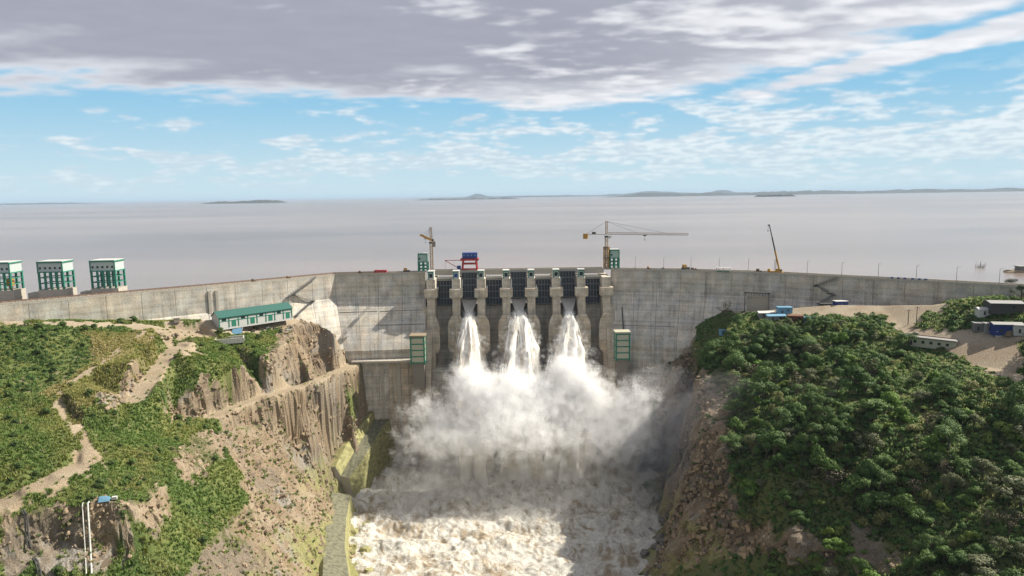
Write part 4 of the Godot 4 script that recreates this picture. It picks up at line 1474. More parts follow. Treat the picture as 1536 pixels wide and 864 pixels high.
	for s in [1, 2, 3]:
		var n := int(plan[s].distance_to(plan[s + 1]) / 3.0)
		for k in n:
			st = st_new()
			var p := dam_at(s, float(k) / n, 125, -0.45)
			bx(st, p + Vector3(0, 1.55, 0), Vector3(0.12, 1.1, 0.12))
			part("post", st, mats["rust"], rl)
		for y in [1.55, 2.05]:
			st = st_new()
			beam(st, dam_at(s, 0, 125, -0.45) + Vector3(0, y, 0), dam_at(s, 1, 125, -0.45) + Vector3(0, y, 0), 0.14, 0.3)
			part("rail", st, mats["rust"], rl)
	# zigzag stairs down the faces
	stairs("zigzag steel stair on the sunlit wing of the dam", [[474, 416], [432, 446], [441, 442], [468, 453], [470, 451], [445, 473]])
	stairs("zigzag steel stair on the shaded wing above parked vehicles", [[1256, 417], [1222, 429], [1224, 428], [1244, 440], [1250, 442], [1228, 455]])

func face_hit(px: float, py: float) -> Vector3:  # where the sight line meets the downstream face, batter included
	var d := ray(px, py)
	var k := 0.30
	while k < 0.5:
		var p := EYE + d * k
		for s in plan.size() - 1:
			if s == 5: continue
			var a := plan[s]; var b := plan[s + 1]
			var e := (b - a).normalized()
			var t := (Vector2(p.x, p.z) - a).dot(e) / a.distance_to(b)
			if t < -0.02 or t > 1.02: continue
			var out := (Vector2(p.x, p.z) - a).dot(Vector2(-e.y, e.x))
			if out <= face_out(p.y) + 0.05 and p.y < 126: return p
		k += 0.0006
	return EYE + d * 0.42
func stairs(label: String, px: Array) -> void:
	var g := thing("wall_stair", label, "stair")
	for k in px.size() - 1:
		var a := face_hit(px[k][0], px[k][1]); var b := face_hit(px[k + 1][0], px[k + 1][1])
		var out := Vector3(-a.x * 0.3, 0, 300).normalized() * 1.0
		a += out; b += out
		var st := st_new()
		beam(st, a, b, 1.3, 0.25)
		part("flight", st, mats["grey_steel"], g)
		for y in [0.7, 1.2]:
			st = st_new()
			beam(st, a + out * 0.8 + Vector3(0, y, 0), b + out * 0.8 + Vector3(0, y, 0), 0.12)
			part("handrail", st, mats["grey_steel"], g)
		var n := maxi(2, int(a.distance_to(b) / 1.6))
		for i in n + 1:
			st = st_new()
			var p := a.lerp(b, float(i) / n)
			bx(st, p + out * 0.8 + Vector3(0, 0.6, 0), Vector3(0.12, 1.3, 0.12))
			part("baluster", st, mats["dark_steel"], g)
		st = st_new()
		bx(st, b, Vector3(2.2, 0.3, 2.2))
		part("landing", st, mats["dark_steel"], g)
func beside_dam(px: float, out: float) -> Vector3:  # on the ground, so far out from the dam's crest line
	var w := wing_face(px, 425)
	var q := Vector3(-w.x, 0, -w.z).normalized()
	var p := w + q * out
	return Vector3(p.x, ground_at(p.x, p.z), p.z)
func mobile_crane() -> void:
	var at := dam_at(8, 0.14, 125, -4.0)
	var g := thing("mobile_crane", "yellow truck crane on the crest with its long boom raised", "crane", at, -0.55)
	var st := st_new()
	bx(st, Vector3(0, 1.2, 0), Vector3(9.0, 0.9, 2.4))
	part("truck_chassis", st, mats["crane_yellow"], g)
	st = st_new()
	bx(st, Vector3(-3.8, 2.1, 0), Vector3(1.5, 1.6, 2.3))
	var cab := part("truck_cab", st, mats["crane_yellow"], g)
	st = st_new()
	bx(st, Vector3(-4.58, 2.4, 0), Vector3(0.06, 0.8, 2.0))
	part("windscreen", st, mats["window_dark"], cab)
	st = st_new()
	bx(st, Vector3(1.4, 2.4, 0), Vector3(2.6, 1.5, 2.3))
	part("turntable", st, mats["crane_yellow"], g)
	st = st_new()
	bx(st, Vector3(3.3, 2.3, 0), Vector3(1.2, 1.2, 2.2))
	part("counterweight", st, mats["dark_steel"], g)
	for x in [-3.6, -2.2, 0.6, 2.0, 3.4]:
		for z in [-1.05, 1.05]:
			st = st_new()
			tube(st, Vector3(x, 0.55, z - 0.2), Vector3(x, 0.55, z + 0.2), 0.55, 0.55, 10)
			part("wheel", st, mats["tyre"], g)
	var foot := Vector3(2.2, 3.0, 0)
	var tip := Vector3(-4.6, 30.5, 0)
	for q in [[0.0, 0.42, 0.95, "crane_yellow"], [0.40, 0.72, 0.75, "dark_steel"], [0.70, 1.0, 0.55, "dark_steel"]]:
		st = st_new()
		beam(st, foot.lerp(tip, q[0]), foot.lerp(tip, q[1]), q[2], q[2])
		part("boom_section", st, mats[q[3]], g)
	st = st_new()
	bx(st, tip + Vector3(-0.3, 0, 0), Vector3(1.1, 0.8, 0.8))
	part("boom_head", st, mats["dark_steel"], g)
	st = st_new()
	beam(st, tip + Vector3(-0.7, 0, 0), tip + Vector3(-0.7, -3.2, 0), 0.12)
	bx(st, tip + Vector3(-0.7, -3.6, 0), Vector3(0.5, 0.8, 0.4))
	part("hook", st, mats["dark_steel"], g)
	st = st_new()
	beam(st, Vector3(0.2, 3.0, 0), foot.lerp(tip, 0.3), 0.35)
	part("lift_cylinder", st, mats["grey_steel"], g)

# ---------- buildings and clutter on the two banks ----------
func gable(called: String, label: String, cat: String, at: Vector3, turn: float, w: float, d: float, h: float, rise: float, wall: String, roof: String, group := "") -> Node3D:
	var g := thing(called, label, cat, at, turn, group)
	var st := st_new()
	bx(st, Vector3(0, h * 0.5 - 0.6, 0), Vector3(w, h + 1.2, d))
	part("wall", st, mats[wall], g)
	if rise > 0:
		for s in [-1, 1]:
			st = st_new()
			var e := d * 0.5 + 0.6
			var w2 := w * 0.5 + 0.6
			var y0 := h - 0.1; var y1 := h + rise
			hexa(st, [Vector3(-w2, y0, s * e), Vector3(w2, y0, s * e), Vector3(w2, y1, 0), Vector3(-w2, y1, 0), Vector3(-w2, y0 + 0.25, s * e), Vector3(w2, y0 + 0.25, s * e), Vector3(w2, y1 + 0.25, 0), Vector3(-w2, y1 + 0.25, 0)])
			part("roof_slope", st, mats[roof], g)
			st = st_new()
			tri(st, Vector3(s * w * 0.5, h, -d * 0.5), Vector3(s * w * 0.5, h + rise, 0), Vector3(s * w * 0.5, h, d * 0.5))
			part("gable_end", st, mats[wall], g)
	else:
		st = st_new()
		bx(st, Vector3(0, h + 0.16, 0), Vector3(w + 0.5, 0.3, d + 0.5))
		part("roof", st, mats[roof], g)
	return g
func make_site_things() -> void:
	# long white building with green frames and roof
	var a := on_ground(320, 493); var b := on_ground(430, 487)
	var mid := (a + b) * 0.5
	var len := Vector2(b.x - a.x, b.z - a.z).length()
	var turn := atan2(-(b.z - a.z), b.x - a.x)
	var base := maxf(a.y, b.y) - 0.2
	var g := gable("powerhouse_shed", "long white shed with a dark green gable roof under the dam wing", "building", Vector3(mid.x, base, mid.z - 3.5), turn, len, 10.0, 5.8, 3.2, "white_paint", "roof_green")
	for k in 9:
		var st := st_new()
		bx(st, Vector3(-len * 0.5 + len * k / 8.0, 2.9, 5.05), Vector3(0.5, 5.8, 0.3))
		part("green_post", st, mats["green_paint"], g)
	var st := st_new()
	bx(st, Vector3(0, 5.4, 5.1), Vector3(len, 0.55, 0.25))
	part("green_beam", st, mats["green_paint"], g)
	st = st_new()
	bx(st, Vector3(0, 3.7, 5.07), Vector3(len, 0.3, 0.2))
	part("green_beam", st, mats["green_paint"], g)
	for k in 8:
		var x := -len * 0.5 + len * (k + 0.5) / 8.0
		if k % 2 == 1 or k == 7:
			st = st_new()
			bx(st, Vector3(x, 1.9, 5.04), Vector3(2.6, 3.6, 0.12))
			part("green_door", st, mats["green_paint"], g)
		else:
			st = st_new()
			bx(st, Vector3(x, 4.55, 5.04), Vector3(2.4, 1.3, 0.12))
			part("window", st, mats["window_dark"], g)
	# open walled tank in front of it
	var q0 := on_ground(345, 513)
	var tank := thing("open_tank", "low roofless concrete tank on the grassy platform", "tank", q0 + Vector3(0, -0.4, 0), 0.35)
	for w in [[0, 1.4, 3.6, 15, 2.8, 0.6], [0, 1.4, -3.6, 15, 2.8, 0.6], [-7.2, 1.4, 0, 0.6, 2.79, 6.6], [7.2, 1.4, 0, 0.6, 2.79, 6.6]]:
		st = st_new()
		bx(st, Vector3(w[0], w[1], w[2]), Vector3(w[3], w[4], w[5]))
		part("tank_wall", st, mats["concrete_pale"], tank)
	st = st_new()
	bx(st, Vector3(0, 0.5, 0), Vector3(13.8, 0.2, 6.6))
	part("tank_floor", st, mats["earth"], tank)
	# sheets and wreckage beside it
	var tq := on_ground(356, 501)
	var tp := thing("tipped_sheet", "tilted pale blue metal sheet leaning beside the open tank", "sheet", tq, 0.4)
	st = st_new()
	bx(st, Vector3(0, 1.6, 0), Vector3(5.5, 0.15, 4.2), Basis.from_euler(Vector3(0.7, 0, 0.25)))
	part("sheet_panel", st, mats["sky_blue_sheet"], tp)
	st = st_new()
	beam(st, Vector3(1.8, 0, 1.2), Vector3(3.4, 4.4, -1.0), 0.25)
	part("prop", st, mats["white_paint"], tp)
	for k in 14:
		var p := on_ground(rng.randf_range(375, 440), rng.randf_range(492, 499))
		var s := thing("scrap_piece", "bent piece of scrap metal in the heap before the long shed", "scrap", p, rng.randf() * 3, "scrap heap by the long shed")
		st = st_new()
		bx(st, Vector3(0, 0.5, 0), Vector3(rng.randf_range(1.2, 3), rng.randf_range(0.5, 1.1), rng.randf_range(0.6, 1.2)), Basis.from_euler(Vector3(0, 0, rng.randf_range(-0.3, 0.3))))
		beam(st, Vector3(-1.2, 0.1, 0), Vector3(1.3, 1.3, 0.4), 0.18)
		part("scrap_body", st, mats[["rust", "dark_steel", "grey_steel", "white_paint"][k % 4]], s)
	var pu := on_ground(516 - 10, 474)
	var hut_at := on_ground(464, 478)
	var hut := gable("site_hut", "small rusty hut at the foot of the zigzag stair", "hut", hut_at, 0.5, 3.4, 3.0, 2.6, 0.0, "rust", "dark_steel")
	st = st_new(); bx(st, Vector3(0, 1.0, 1.52), Vector3(0.9, 2.0, 0.06)); part("door", st, mats["dark_steel"], hut)
	var ex := on_ground(94, 479)
	var gen := gable("site_hut", "brown plank hut beside the foot of the wing wall", "hut", ex, 0.6, 3.2, 2.6, 2.4, 0.5, "rust", "rust")
	st = st_new(); bx(st, Vector3(0.3, 0.9, 1.32), Vector3(0.8, 1.8, 0.06)); part("door", st, mats["dark_steel"], gen)
	for q in [[265, 484, "dark square opening box at the foot of the wing wall"]]:
		var p := on_ground(q[0], q[1])
		var o := thing("drain_box", q[2], "box", p, 0.6)
		st = st_new(); bx(st, Vector3(0, 1.3, 0), Vector3(2.8, 2.6, 2.0)); part("box_body", st, mats["concrete_dark"], o)
		st = st_new(); bx(st, Vector3(0, 2.7, 0), Vector3(3.2, 0.25, 2.4)); part("box_lid", st, mats["concrete_plain"], o)
	for q in [[300, 497], [262, 505], [240, 503], [250, 508], [228, 507]]:
		var p := on_ground(q[0], q[1])
		var o := thing("boulder_heap", "pile of pale blasted stone near the wing wall", "rocks", p, rng.randf() * 6, "stone piles near the wing wall")
		for k in 5:
			var me := put_mesh("stone", rock_mesh(40 + k), mats["earth"], o)
			me.position = Vector3(rng.randf_range(-2, 2), rng.randf_range(0.1, 0.6), rng.randf_range(-1.4, 1.4))
			me.scale = Vector3.ONE * rng.randf_range(1.2, 2.4)
	# pipes down the rock cut at the bottom
	for k in 2:
		var pp := thing("white_pipe", "pale plastic pipe hanging down the rock cut, %s" % ["the thicker one of the pair" , "the thinner one of the pair"][k], "pipe")
		var tops: Array = [[133, 757], [125, 758]][k]
		var pa := on_ground(tops[0], tops[1])
		var pts := [pa + Vector3(-1, 0.4, -4), pa + Vector3(0, 0.5, 0.5), on_ground(tops[0] + 4, 790) + Vector3(0, 0.6, 1.2), on_ground(tops[0] + 6, 822) + Vector3(0, 0.6, 1.2), on_ground(tops[0] + 9, 863) + Vector3(0, 0.6, 1.5)]
		for i in pts.size() - 1:
			st = st_new()
			tube(st, pts[i], pts[i + 1], [0.3, 0.18][k], [0.3, 0.18][k], 8)
			part("pipe_length", st, mats["white_paint"], pp)
	for k in 2:
		var pp := thing("black_pipe", "black bent pipe lying down the rock cut %s" % ["above the bench", "below the bench"][k], "pipe")
		var pxs: Array = [[[35, 766], [40, 775], [42, 800], [46, 826]], [[52, 838], [56, 842], [60, 858], [64, 880]]][k]
		for i in 3:
			for dx in [0.0, 0.9]:
				st = st_new()
				tube(st, on_ground(pxs[i][0], pxs[i][1]) + Vector3(dx, 0.5, 1.0), on_ground(pxs[i + 1][0], pxs[i + 1][1]) + Vector3(dx, 0.5, 1.0), 0.28, 0.28, 7)
				part("pipe_length", st, mats["dark_steel"], pp)
	var tent_at := on_ground(157, 752)
	var tent := thing("tarp_tent", "small blue tarpaulin tent at the edge of the rock cut", "tent", tent_at, 0.3)
	st = st_new()
	hexa(st, [Vector3(-1.8, 0, -1.3), Vector3(1.8, 0, -1.3), Vector3(1.8, 0, 1.3), Vector3(-1.8, 0, 1.3), Vector3(-1.5, 1.7, -0.1), Vector3(1.5, 1.4, -0.1), Vector3(1.5, 1.4, 0.1), Vector3(-1.5, 1.7, 0.1)])
	part("tarp", st, mats["sky_blue_sheet"], tent)
	st = st_new()
	bx(st, Vector3(3.2, 0.5, 0), Vector3(1.6, 1.0, 1.2))
	part("white_bundle", st, mats["white_paint"], tent)
	# right bank: portal frame against the dam
	var f := beside_dam(1136, 13.0)
	var pf := thing("portal_frame", "tall grey steel portal frame with a toothed top beam at the dam foot", "frame", f + Vector3(0, -0.5, 0), -0.32)
	for x in [-7.0, 7.0]:
		for z in [-1.2, 1.2]:
			st = st_new(); bx(st, Vector3(x, 7.5, z), Vector3(0.6, 15, 0.6)); part("column", st, mats["grey_steel"], pf)
	st = st_new(); bx(st, Vector3(0, 15.2, 0), Vector3(15.5, 0.7, 3.2)); part("top_beam", st, mats["dark_steel"], pf)
	for k in 9:
		st = st_new(); bx(st, Vector3(-6.4 + k * 1.6, 14.2, 1.4), Vector3(0.35, 1.4, 0.35)); part("hanger", st, mats["dark_steel"], pf)
	st = st_new(); bx(st, Vector3(0.6, 6.5, -1.4), Vector3(12.4, 12.4, 0.2)); part("mesh_panel", st, mats["concrete_plain"], pf)
	# sheds and stores behind the trees
	var sheds := [
		[1178, 470, 8, 5, 3.4, "sky_blue_sheet", "sky_blue_sheet", "pale blue sheet metal shed beside the portal frame"],
		[1150, 472, 9, 5, 2.2, "grey_roof", "white_paint", "low shed with a white sheet roof by the portal frame"],
		[1165, 477, 10, 4, 2.4, "grey_roof", "sky_blue_sheet", "long low shed with a faded blue roof"],
		[1195, 478, 8, 5, 2.4, "rust", "rust", "low brown shed with a rusted roof"],
		[1216, 481, 5, 4, 2.6, "blue_paint", "sky_blue_sheet", "small dark blue hut with a light roof"],
		[1088, 468, 5, 4, 2.2, "sky_blue_sheet", "sky_blue_sheet", "little blue sheeted hut at the hill edge"],
		[1262, 458, 7, 4, 3.0, "blue_paint", "white_paint", "blue and white cabin below the shaded wing stair"],
		[1240, 459, 6, 3, 1.8, "dark_steel", "dark_steel", "low dark store shed below the shaded wing stair"],
		[1504, 466, 14, 9, 4.0, "dark_steel", "grey_roof", "open shed with a wide pale grey roof among green bushes"],
		[1480, 472, 9, 4, 2.8, "white_paint", "white_paint", "white site cabin in front of the open shed"],
		[1470, 495, 6, 4, 3.2, "grey_steel", "grey_roof", "grey container at the edge of the sandy yard"],
		[1486, 496, 6, 4, 3.2, "grey_roof", "grey_roof", "pale grey container next to the blue container"],
		[1508, 499, 12, 5, 4.0, "blue_paint", "grey_roof", "bright blue container house at the sandy yard"],
		[1533, 499, 8, 5, 3.4, "white_paint", "grey_roof", "white container cabin beside the blue container house"],
		[1497, 503, 3, 3, 1.8, "white_paint", "white_paint", "small white crate-like cabin before the blue container house"],
	]
	for s in sheds:
		var p := on_ground(s[0], s[1]) if s[0] > 1450 else beside_dam(s[0], 13.0 + (s[1] - 458) * 1.1)
		var h := gable("site_shed", s[7], "shed", p, rng.randf_range(-0.35, 0.1), s[2], s[3], s[4], 0.0 if s[2] < 9 else 0.7, s[5], s[6])
		st = st_new(); bx(st, Vector3(-s[2] * 0.22, 0.95, s[3] * 0.5 + 0.04), Vector3(0.95, 1.9, 0.08)); part("door", st, mats["dark_steel"], h)
		st = st_new(); bx(st, Vector3(s[2] * 0.2, s[4] * 0.6, s[3] * 0.5 + 0.04), Vector3(1.1, 0.8, 0.08)); part("window", st, mats["window_dark"], h)
	# flat roofed office on the yard's edge
	var o0 := on_ground(1400, 520)
	var off := thing("flat_office", "long flat roofed cream office block at the yard's edge", "building", o0, -0.72)
	st = st_new(); bx(st, Vector3(0, 1.4, 0), Vector3(19, 4.4, 6)); part("wall", st, mats["cream_paint"], off)
	st = st_new(); bx(st, Vector3(0, 3.75, 0), Vector3(20, 0.3, 7)); part("roof", st, mats["grey_roof"], off)
	for q in [[0, 3.4, 20, 0.25], [0, -3.4, 20, 0.25]]:
		st = st_new(); bx(st, Vector3(q[0], 4.05, q[1]), Vector3(q[2], 0.3, q[3])); part("roof_edge", st, mats["rust"], off)
	for k in 5:
		st = st_new(); bx(st, Vector3(-7.4 + k * 3.4, 1.9, 3.03), Vector3(1.3, 1.3, 0.08)); part("window", st, mats["window_dark"], off)
	st = st_new(); bx(st, Vector3(-9.0, 1.1, 3.03), Vector3(0.9, 2.2, 0.08)); part("door", st, mats["dark_steel"], off)
	var tk := thing("water_tank", "black plastic water tank beside the flat office", "tank", on_ground(1373, 507), 0.0)
	st = st_new(); tube(st, Vector3.ZERO, Vector3(0, 2.6, 0), 1.3, 1.3, 14); part("tank_body", st, mats["dark_steel"], tk)
	st = st_new(); tube(st, Vector3(0, 2.6, 0), Vector3(0, 3.0, 0), 1.2, 0.4, 14); part("tank_lid", st, mats["dark_steel"], tk)
	var low := thing("low_wall", "short white garden wall by the water tank", "wall", on_ground(1362, 505), -0.1)
	st = st_new(); bx(st, Vector3(0, 0.7, 0), Vector3(9, 1.6, 0.4)); part("wall_body", st, mats["white_paint"], low)
	st = st_new(); bx(st, Vector3(0, 1.56, 0), Vector3(9.2, 0.14, 0.6)); part("wall_cap", st, mats["cream_paint"], low)
	for q in [[1374, 492, 11.0, "utility pole with a cross arm beside the dirt road"], [1362, 487, 8.0, "shorter utility pole near the dirt road bend"]]:
		var pl := thing("utility_pole", q[3], "pole", on_ground(q[0], q[1]), 0.2)
		st = st_new(); tube(st, Vector3(0, -0.5, 0), Vector3(0, q[2], 0), 0.22, 0.15, 7); part("pole", st, mats["bark"], pl)
		st = st_new(); bx(st, Vector3(0, q[2] - 0.7, 0), Vector3(2.4, 0.18, 0.18)); part("cross_arm", st, mats["bark"], pl)
		for x in [-1.0, 0.0, 1.0]:
			st = st_new(); tube(st, Vector3(x, q[2] - 0.6, 0), Vector3(x, q[2] - 0.25, 0), 0.09, 0.07, 6); part("insulator", st, mats["grey_steel"], pl)
	var th := thing("timber_pile", "heap of brown timber and sacks at the end of the yard", "pile", on_ground(1514, 505), 0.2)
	for k in 6:
		st = st_new(); bx(st, Vector3(rng.randf_range(-0.3, 0.3), 0.25 + 0.4 * k, rng.randf_range(-0.2, 0.2)), Vector3(3.6 - k * 0.3, 0.36, 2.6 - k * 0.25)); part("timber_layer", st, mats["earth"], th)
	# white parked vans near the crest of the shaded wing
	for q in [[9, 0.18], [9, 0.34]]:
		var v := thing("crest_barrier", "row of blue and white barrier panels on the crest of the shaded wing", "barrier", dam_at(q[0], q[1], 125, -0.9), -0.63, "blue and white barriers")
		for k in 6:
			st = st_new(); bx(st, Vector3(-4 + k * 1.6, 0.95 + 0.5, 0), Vector3(1.4, 0.9, 0.15)); part("barrier_panel", st, mats["blue_paint"] if k % 2 else mats["white_paint"], v)
			st = st_new(); bx(st, Vector3(-4 + k * 1.6, 0.52, 0), Vector3(0.12, 1.0, 0.12)); part("barrier_leg", st, mats["grey_steel"], v)
	# islet with a hut beyond the dam's end
	var isl := thing("rock_islet", "rocky islet with a flat roofed hut at the shore of the reservoir", "islet", PZ(1530, 404, -470) * Vector3(1, 0, 1) + Vector3(0, LAKE - 0.4, 0), 0.0)
	var rk := put_mesh("islet_rock", rock_mesh(77), mats["earth"], isl)
	rk.scale = Vector3(26, 6.5, 14)
	st = st_new(); bx(st, Vector3(2, 3.4, 0), Vector3(8, 2.6, 5)); part("hut_wall", st, mats["grey_steel"], isl)
	st = st_new(); bx(st, Vector3(2, 4.85, 0), Vector3(9.5, 0.3, 6.5)); part("hut_roof", st, mats["grey_roof"], isl)

# ---------- plants ----------
func leaf_cloud(seed_: int, lobes: Array, count: int, leaf: float, tone: Vector3, spread := 0.35, lower := -0.35) -> ArrayMesh:
	# lobes: [centre, radius]; leaves lie in a thick shell of each lobe
	var r := RandomNumberGenerator.new(); r.seed = seed_
	var st := SurfaceTool.new()
	st.begin(Mesh.PRIMITIVE_TRIANGLES)
	var total := 0.0
	for l in lobes: total += l[1] * l[1]
	for l in lobes:
		var n := int(count * l[1] * l[1] / total)
		for k in n:
			var d := Vector3(r.randfn(), r.randfn(), r.randfn()).normalized()
			if d.y < lower: d.y = -d.y
			var rad: float = l[1] * (1.0 - absf(r.randfn()) * spread * 0.6) * (1.0 + 0.14 * sin(d.x * 7 + seed_) * cos(d.z * 6.0))
			var c: Vector3 = l[0] + d * Vector3(1, 0.85, 1) * rad
			var nn := (d + Vector3(r.randfn(), r.randfn() + 0.4, r.randfn()) * 0.55).normalized()
			var s := nn.cross(Vector3(r.randfn(), r.randfn(), r.randfn())).normalized() * leaf * r.randf_range(0.6, 1.25)
			var u := nn.cross(s).normalized() * leaf * r.randf_range(0.5, 1.0)
			var t := r.randf_range(0.65, 1.3)
			st.set_color(Color(tone.x * t * r.randf_range(0.85, 1.2), tone.y * t, tone.z * t))
			st.set_normal((nn * 0.6 + d * 0.6).normalized())
			for p in [c - s * 0.5, c + u * 0.55, c + s * 0.5, c - s * 0.5, c + s * 0.5, c - u * 0.55]: st.add_vertex(p)
	return st.commit()
func tuft(seed_: int, blades: int, h: float, w: float, tone: Vector3) -> ArrayMesh:
	var r := RandomNumberGenerator.new(); r.seed = seed_
	var st := SurfaceTool.new()
	st.begin(Mesh.PRIMITIVE_TRIANGLES)
	for k in blades:
		var a := r.randf() * TAU
		var p := Vector3(r.randfn() * w * 0.4, -0.15, r.randfn() * w * 0.4)
		var lean := Vector3(cos(a), 0, sin(a)) * r.randf_range(0.1, 0.7) * h
		var side := Vector3(-sin(a), 0, cos(a)) * r.randf_range(0.10, 0.22)
		var t := r.randf_range(0.7, 1.3)
		st.set_color(Color(tone.x * t * r.randf_range(0.9, 1.25), tone.y * t, tone.z * t))
		st.set_normal((Vector3.UP + lean * 0.4).normalized())
		var top := p + lean + Vector3(0, h * r.randf_range(0.6, 1.1), 0)
		for v in [p - side, top, p + side]: st.add_vertex(v)
	return st.commit()
func leaf_mat(key: String) -> StandardMaterial3D:
	var m := mat(key, 1, 1, 1, 0.75)
	m.vertex_color_use_as_albedo = true
	m.backlight_enabled = true
	m.backlight = Color(0.55, 0.6, 0.3)
	return m
func tree_proto(called: String, label: String, cat: String, group: String, seed_: int, size: float, leaves: int, leaf: float, tone: Vector3, tall: float, sparse: float) -> Node3D:
	var r := RandomNumberGenerator.new(); r.seed = seed_
	var g := Node3D.new()
	g.name = called
	tag(g, label, cat, group)
	var lobes := []
	var n := 7
	var st := st_new()
	tube(st, Vector3(0, -0.8, 0), Vector3(0.1, tall * 0.75, 0.05), size * 0.065, size * 0.035, 7)
	for k in n:
		var a := TAU * k / n + r.randf() * 0.6
		var d := size * r.randf_range(0.2, 0.75)
		var c := Vector3(cos(a) * d, tall + r.randf_range(-0.35, 0.38) * size, sin(a) * d)
		lobes.append([c, size * r.randf_range(0.17, 0.46)])
		tube(st, Vector3(0, tall * r.randf_range(0.3, 0.7), 0), c, size * 0.035, size * 0.012, 5, false)
	lobes.append([Vector3(0, tall + size * 0.25, 0), size * 0.45])
	part("trunk", st, mats["bark"], g)
	put_mesh("crown", leaf_cloud(seed_, lobes, leaves, leaf, tone, sparse), leaf_mat("foliage"), g)
	return g
func make_plants() -> void:
	var fm := leaf_mat("foliage")
	var gm := leaf_mat("grass_blades")
	# kinds of trees on the shaded slope
	var kinds := [
		tree_proto("slope_tree", "dark green broad crowned tree on the shaded gorge slope", "tree", "dark trees on the shaded slope", 1, 4.6, 2900, 0.44, Vector3(0.065, 0.13, 0.024), 3.6, 0.35),
		tree_proto("slope_tree", "dark green broad crowned tree on the shaded gorge slope", "tree", "dark trees on the shaded slope", 2, 3.8, 2300, 0.42, Vector3(0.085, 0.155, 0.028), 3.0, 0.35),
		tree_proto("grey_tree", "grey green feathery tree on the shaded gorge slope", "tree", "grey green trees on the shaded slope", 3, 4.4, 1800, 0.38, Vector3(0.14, 0.16, 0.08), 3.4, 0.7),
		tree_proto("bright_bush", "bright green rounded bush on the shaded gorge slope", "bush", "bright bushes on the shaded slope", 4, 3.2, 1900, 0.38, Vector3(0.135, 0.24, 0.035), 1.6, 0.35),
		tree_proto("bright_bush", "bright green rounded bush on the shaded gorge slope", "bush", "bright bushes on the shaded slope", 5, 2.6, 1500, 0.36, Vector3(0.18, 0.25, 0.045), 1.3, 0.45),
	]
	kinds.append(tree_proto("tall_tree", "tall spreading tree with a pale trunk on the shaded slope", "tree", "tall trees on the shaded slope", 6, 6.4, 3400, 0.44, Vector3(0.08, 0.145, 0.032), 6.0, 0.6))
	kinds.append(tree_proto("bare_tree", "pale leafless branching tree among the green crowns", "tree", "bare trees on the shaded slope", 7, 4.2, 160, 0.34, Vector3(0.20, 0.17, 0.12), 4.0, 0.9))
	kinds.append(tree_proto("olive_bush", "loose olive brown bush on the shaded gorge slope", "bush", "olive bushes on the shaded slope", 8, 3.0, 900, 0.36, Vector3(0.19, 0.20, 0.07), 1.5, 0.8))
	var spots: Array[Vector3] = []
	var made := 0
	var tries := 0
	while made < 400 and tries < 16000:
		tries += 1
		var x := rng.randf_range(95, 235); var z := rng.randf_range(-445, -170)
		if x > 262 + (z + 355) * 0 or cover_at(x, z) != 0: continue
		var y := ground_at(x, z)
		if y < 22 or y > 116: continue
		var p := Vector3(x, y, z)
		if not seen(p + Vector3(0, 3, 0), 30): continue
		var off := dam_front(x, z)
		if off < 28.0: continue
		if cover_at(x - 5, z) == 5 or cover_at(x + 5, z) == 5 or cover_at(x, z - 6) == 5 or cover_at(x, z + 5) == 5 or cover_at(x + 9, z - 9) == 5 or cover_at(x + 3, z - 12) == 5: continue
		var ok := true
		for s in spots:
			if s.distance_squared_to(p) < 17.0: ok = false; break
		if not ok: continue
		spots.append(p)
		var v := noise_a.get_noise_2d(x * 2.5, z * 2.5) + rng.randf_range(-0.35, 0.35)
		var k := 0
		if v > 0.22: k = 3 + rng.randi() % 2
		elif v < -0.25: k = 2
		else: k = rng.randi() % 2
		var odd := rng.randf()
		if odd < 0.10: k = 5
		elif odd < 0.15: k = 6
		elif odd < 0.30: k = 7
		var near_yard := ground_at(x, z) > 93 and z > -340
		var s := (0.75 + 0.95 * pow(rng.randf(), 2.0)) * (0.6 if near_yard else 1.0) * clampf((off - 5.0) / 60.0, 0.4, 1.0)
		dup(kinds[k], p, rng.randf() * TAU, Vector3(s * rng.randf_range(0.75, 1.3), s * rng.randf_range(0.7, 1.3), s * rng.randf_range(0.75, 1.3)))
		made += 1
	print("trees ", made)
	# bushes of the sunny side
	var sunny := [
		tree_proto("sunny_bush", "leafy green bush on the sunny grass slope", "bush", "bushes on the sunny slope", 11, 2.2, 700, 0.42, Vector3(0.095, 0.15, 0.03), 1.0, 0.4),
		tree_proto("sunny_bush", "leafy green bush on the sunny grass slope", "bush", "bushes on the sunny slope", 12, 2.8, 900, 0.45, Vector3(0.075, 0.125, 0.026), 1.4, 0.4),
	]
	made = 0; tries = 0
	spots.clear()
	while made < 130 and tries < 9000:
		tries += 1
		var x := rng.randf_range(-290, -95); var z := rng.randf_range(-390, -180)
		var c := cover_at(x, z)
		if c != 0 and c != 6 and not (c == 4 and rng.randf() < 0.15): continue
		var p := Vector3(x, ground_at(x, z), z)
		if not seen(p, 20) or dam_front(x, z) < 8.0: continue
		if c != 6 and noise_a.get_noise_2d(x * 2.2 + 9, z * 2.2) < 0.05 and rng.randf() < 0.85: continue
		var ok := true
		for s in spots:
			if s.distance_squared_to(p) < 9.0: ok = false; break
		if not ok: continue
		spots.append(p)
		var s := rng.randf_range(0.45, 1.05)
		dup(sunny[rng.randi() % 2], p, rng.randf() * TAU, Vector3(s, s, s))
		made += 1
	print("bushes ", made)
	for k in kinds + sunny: k.free()
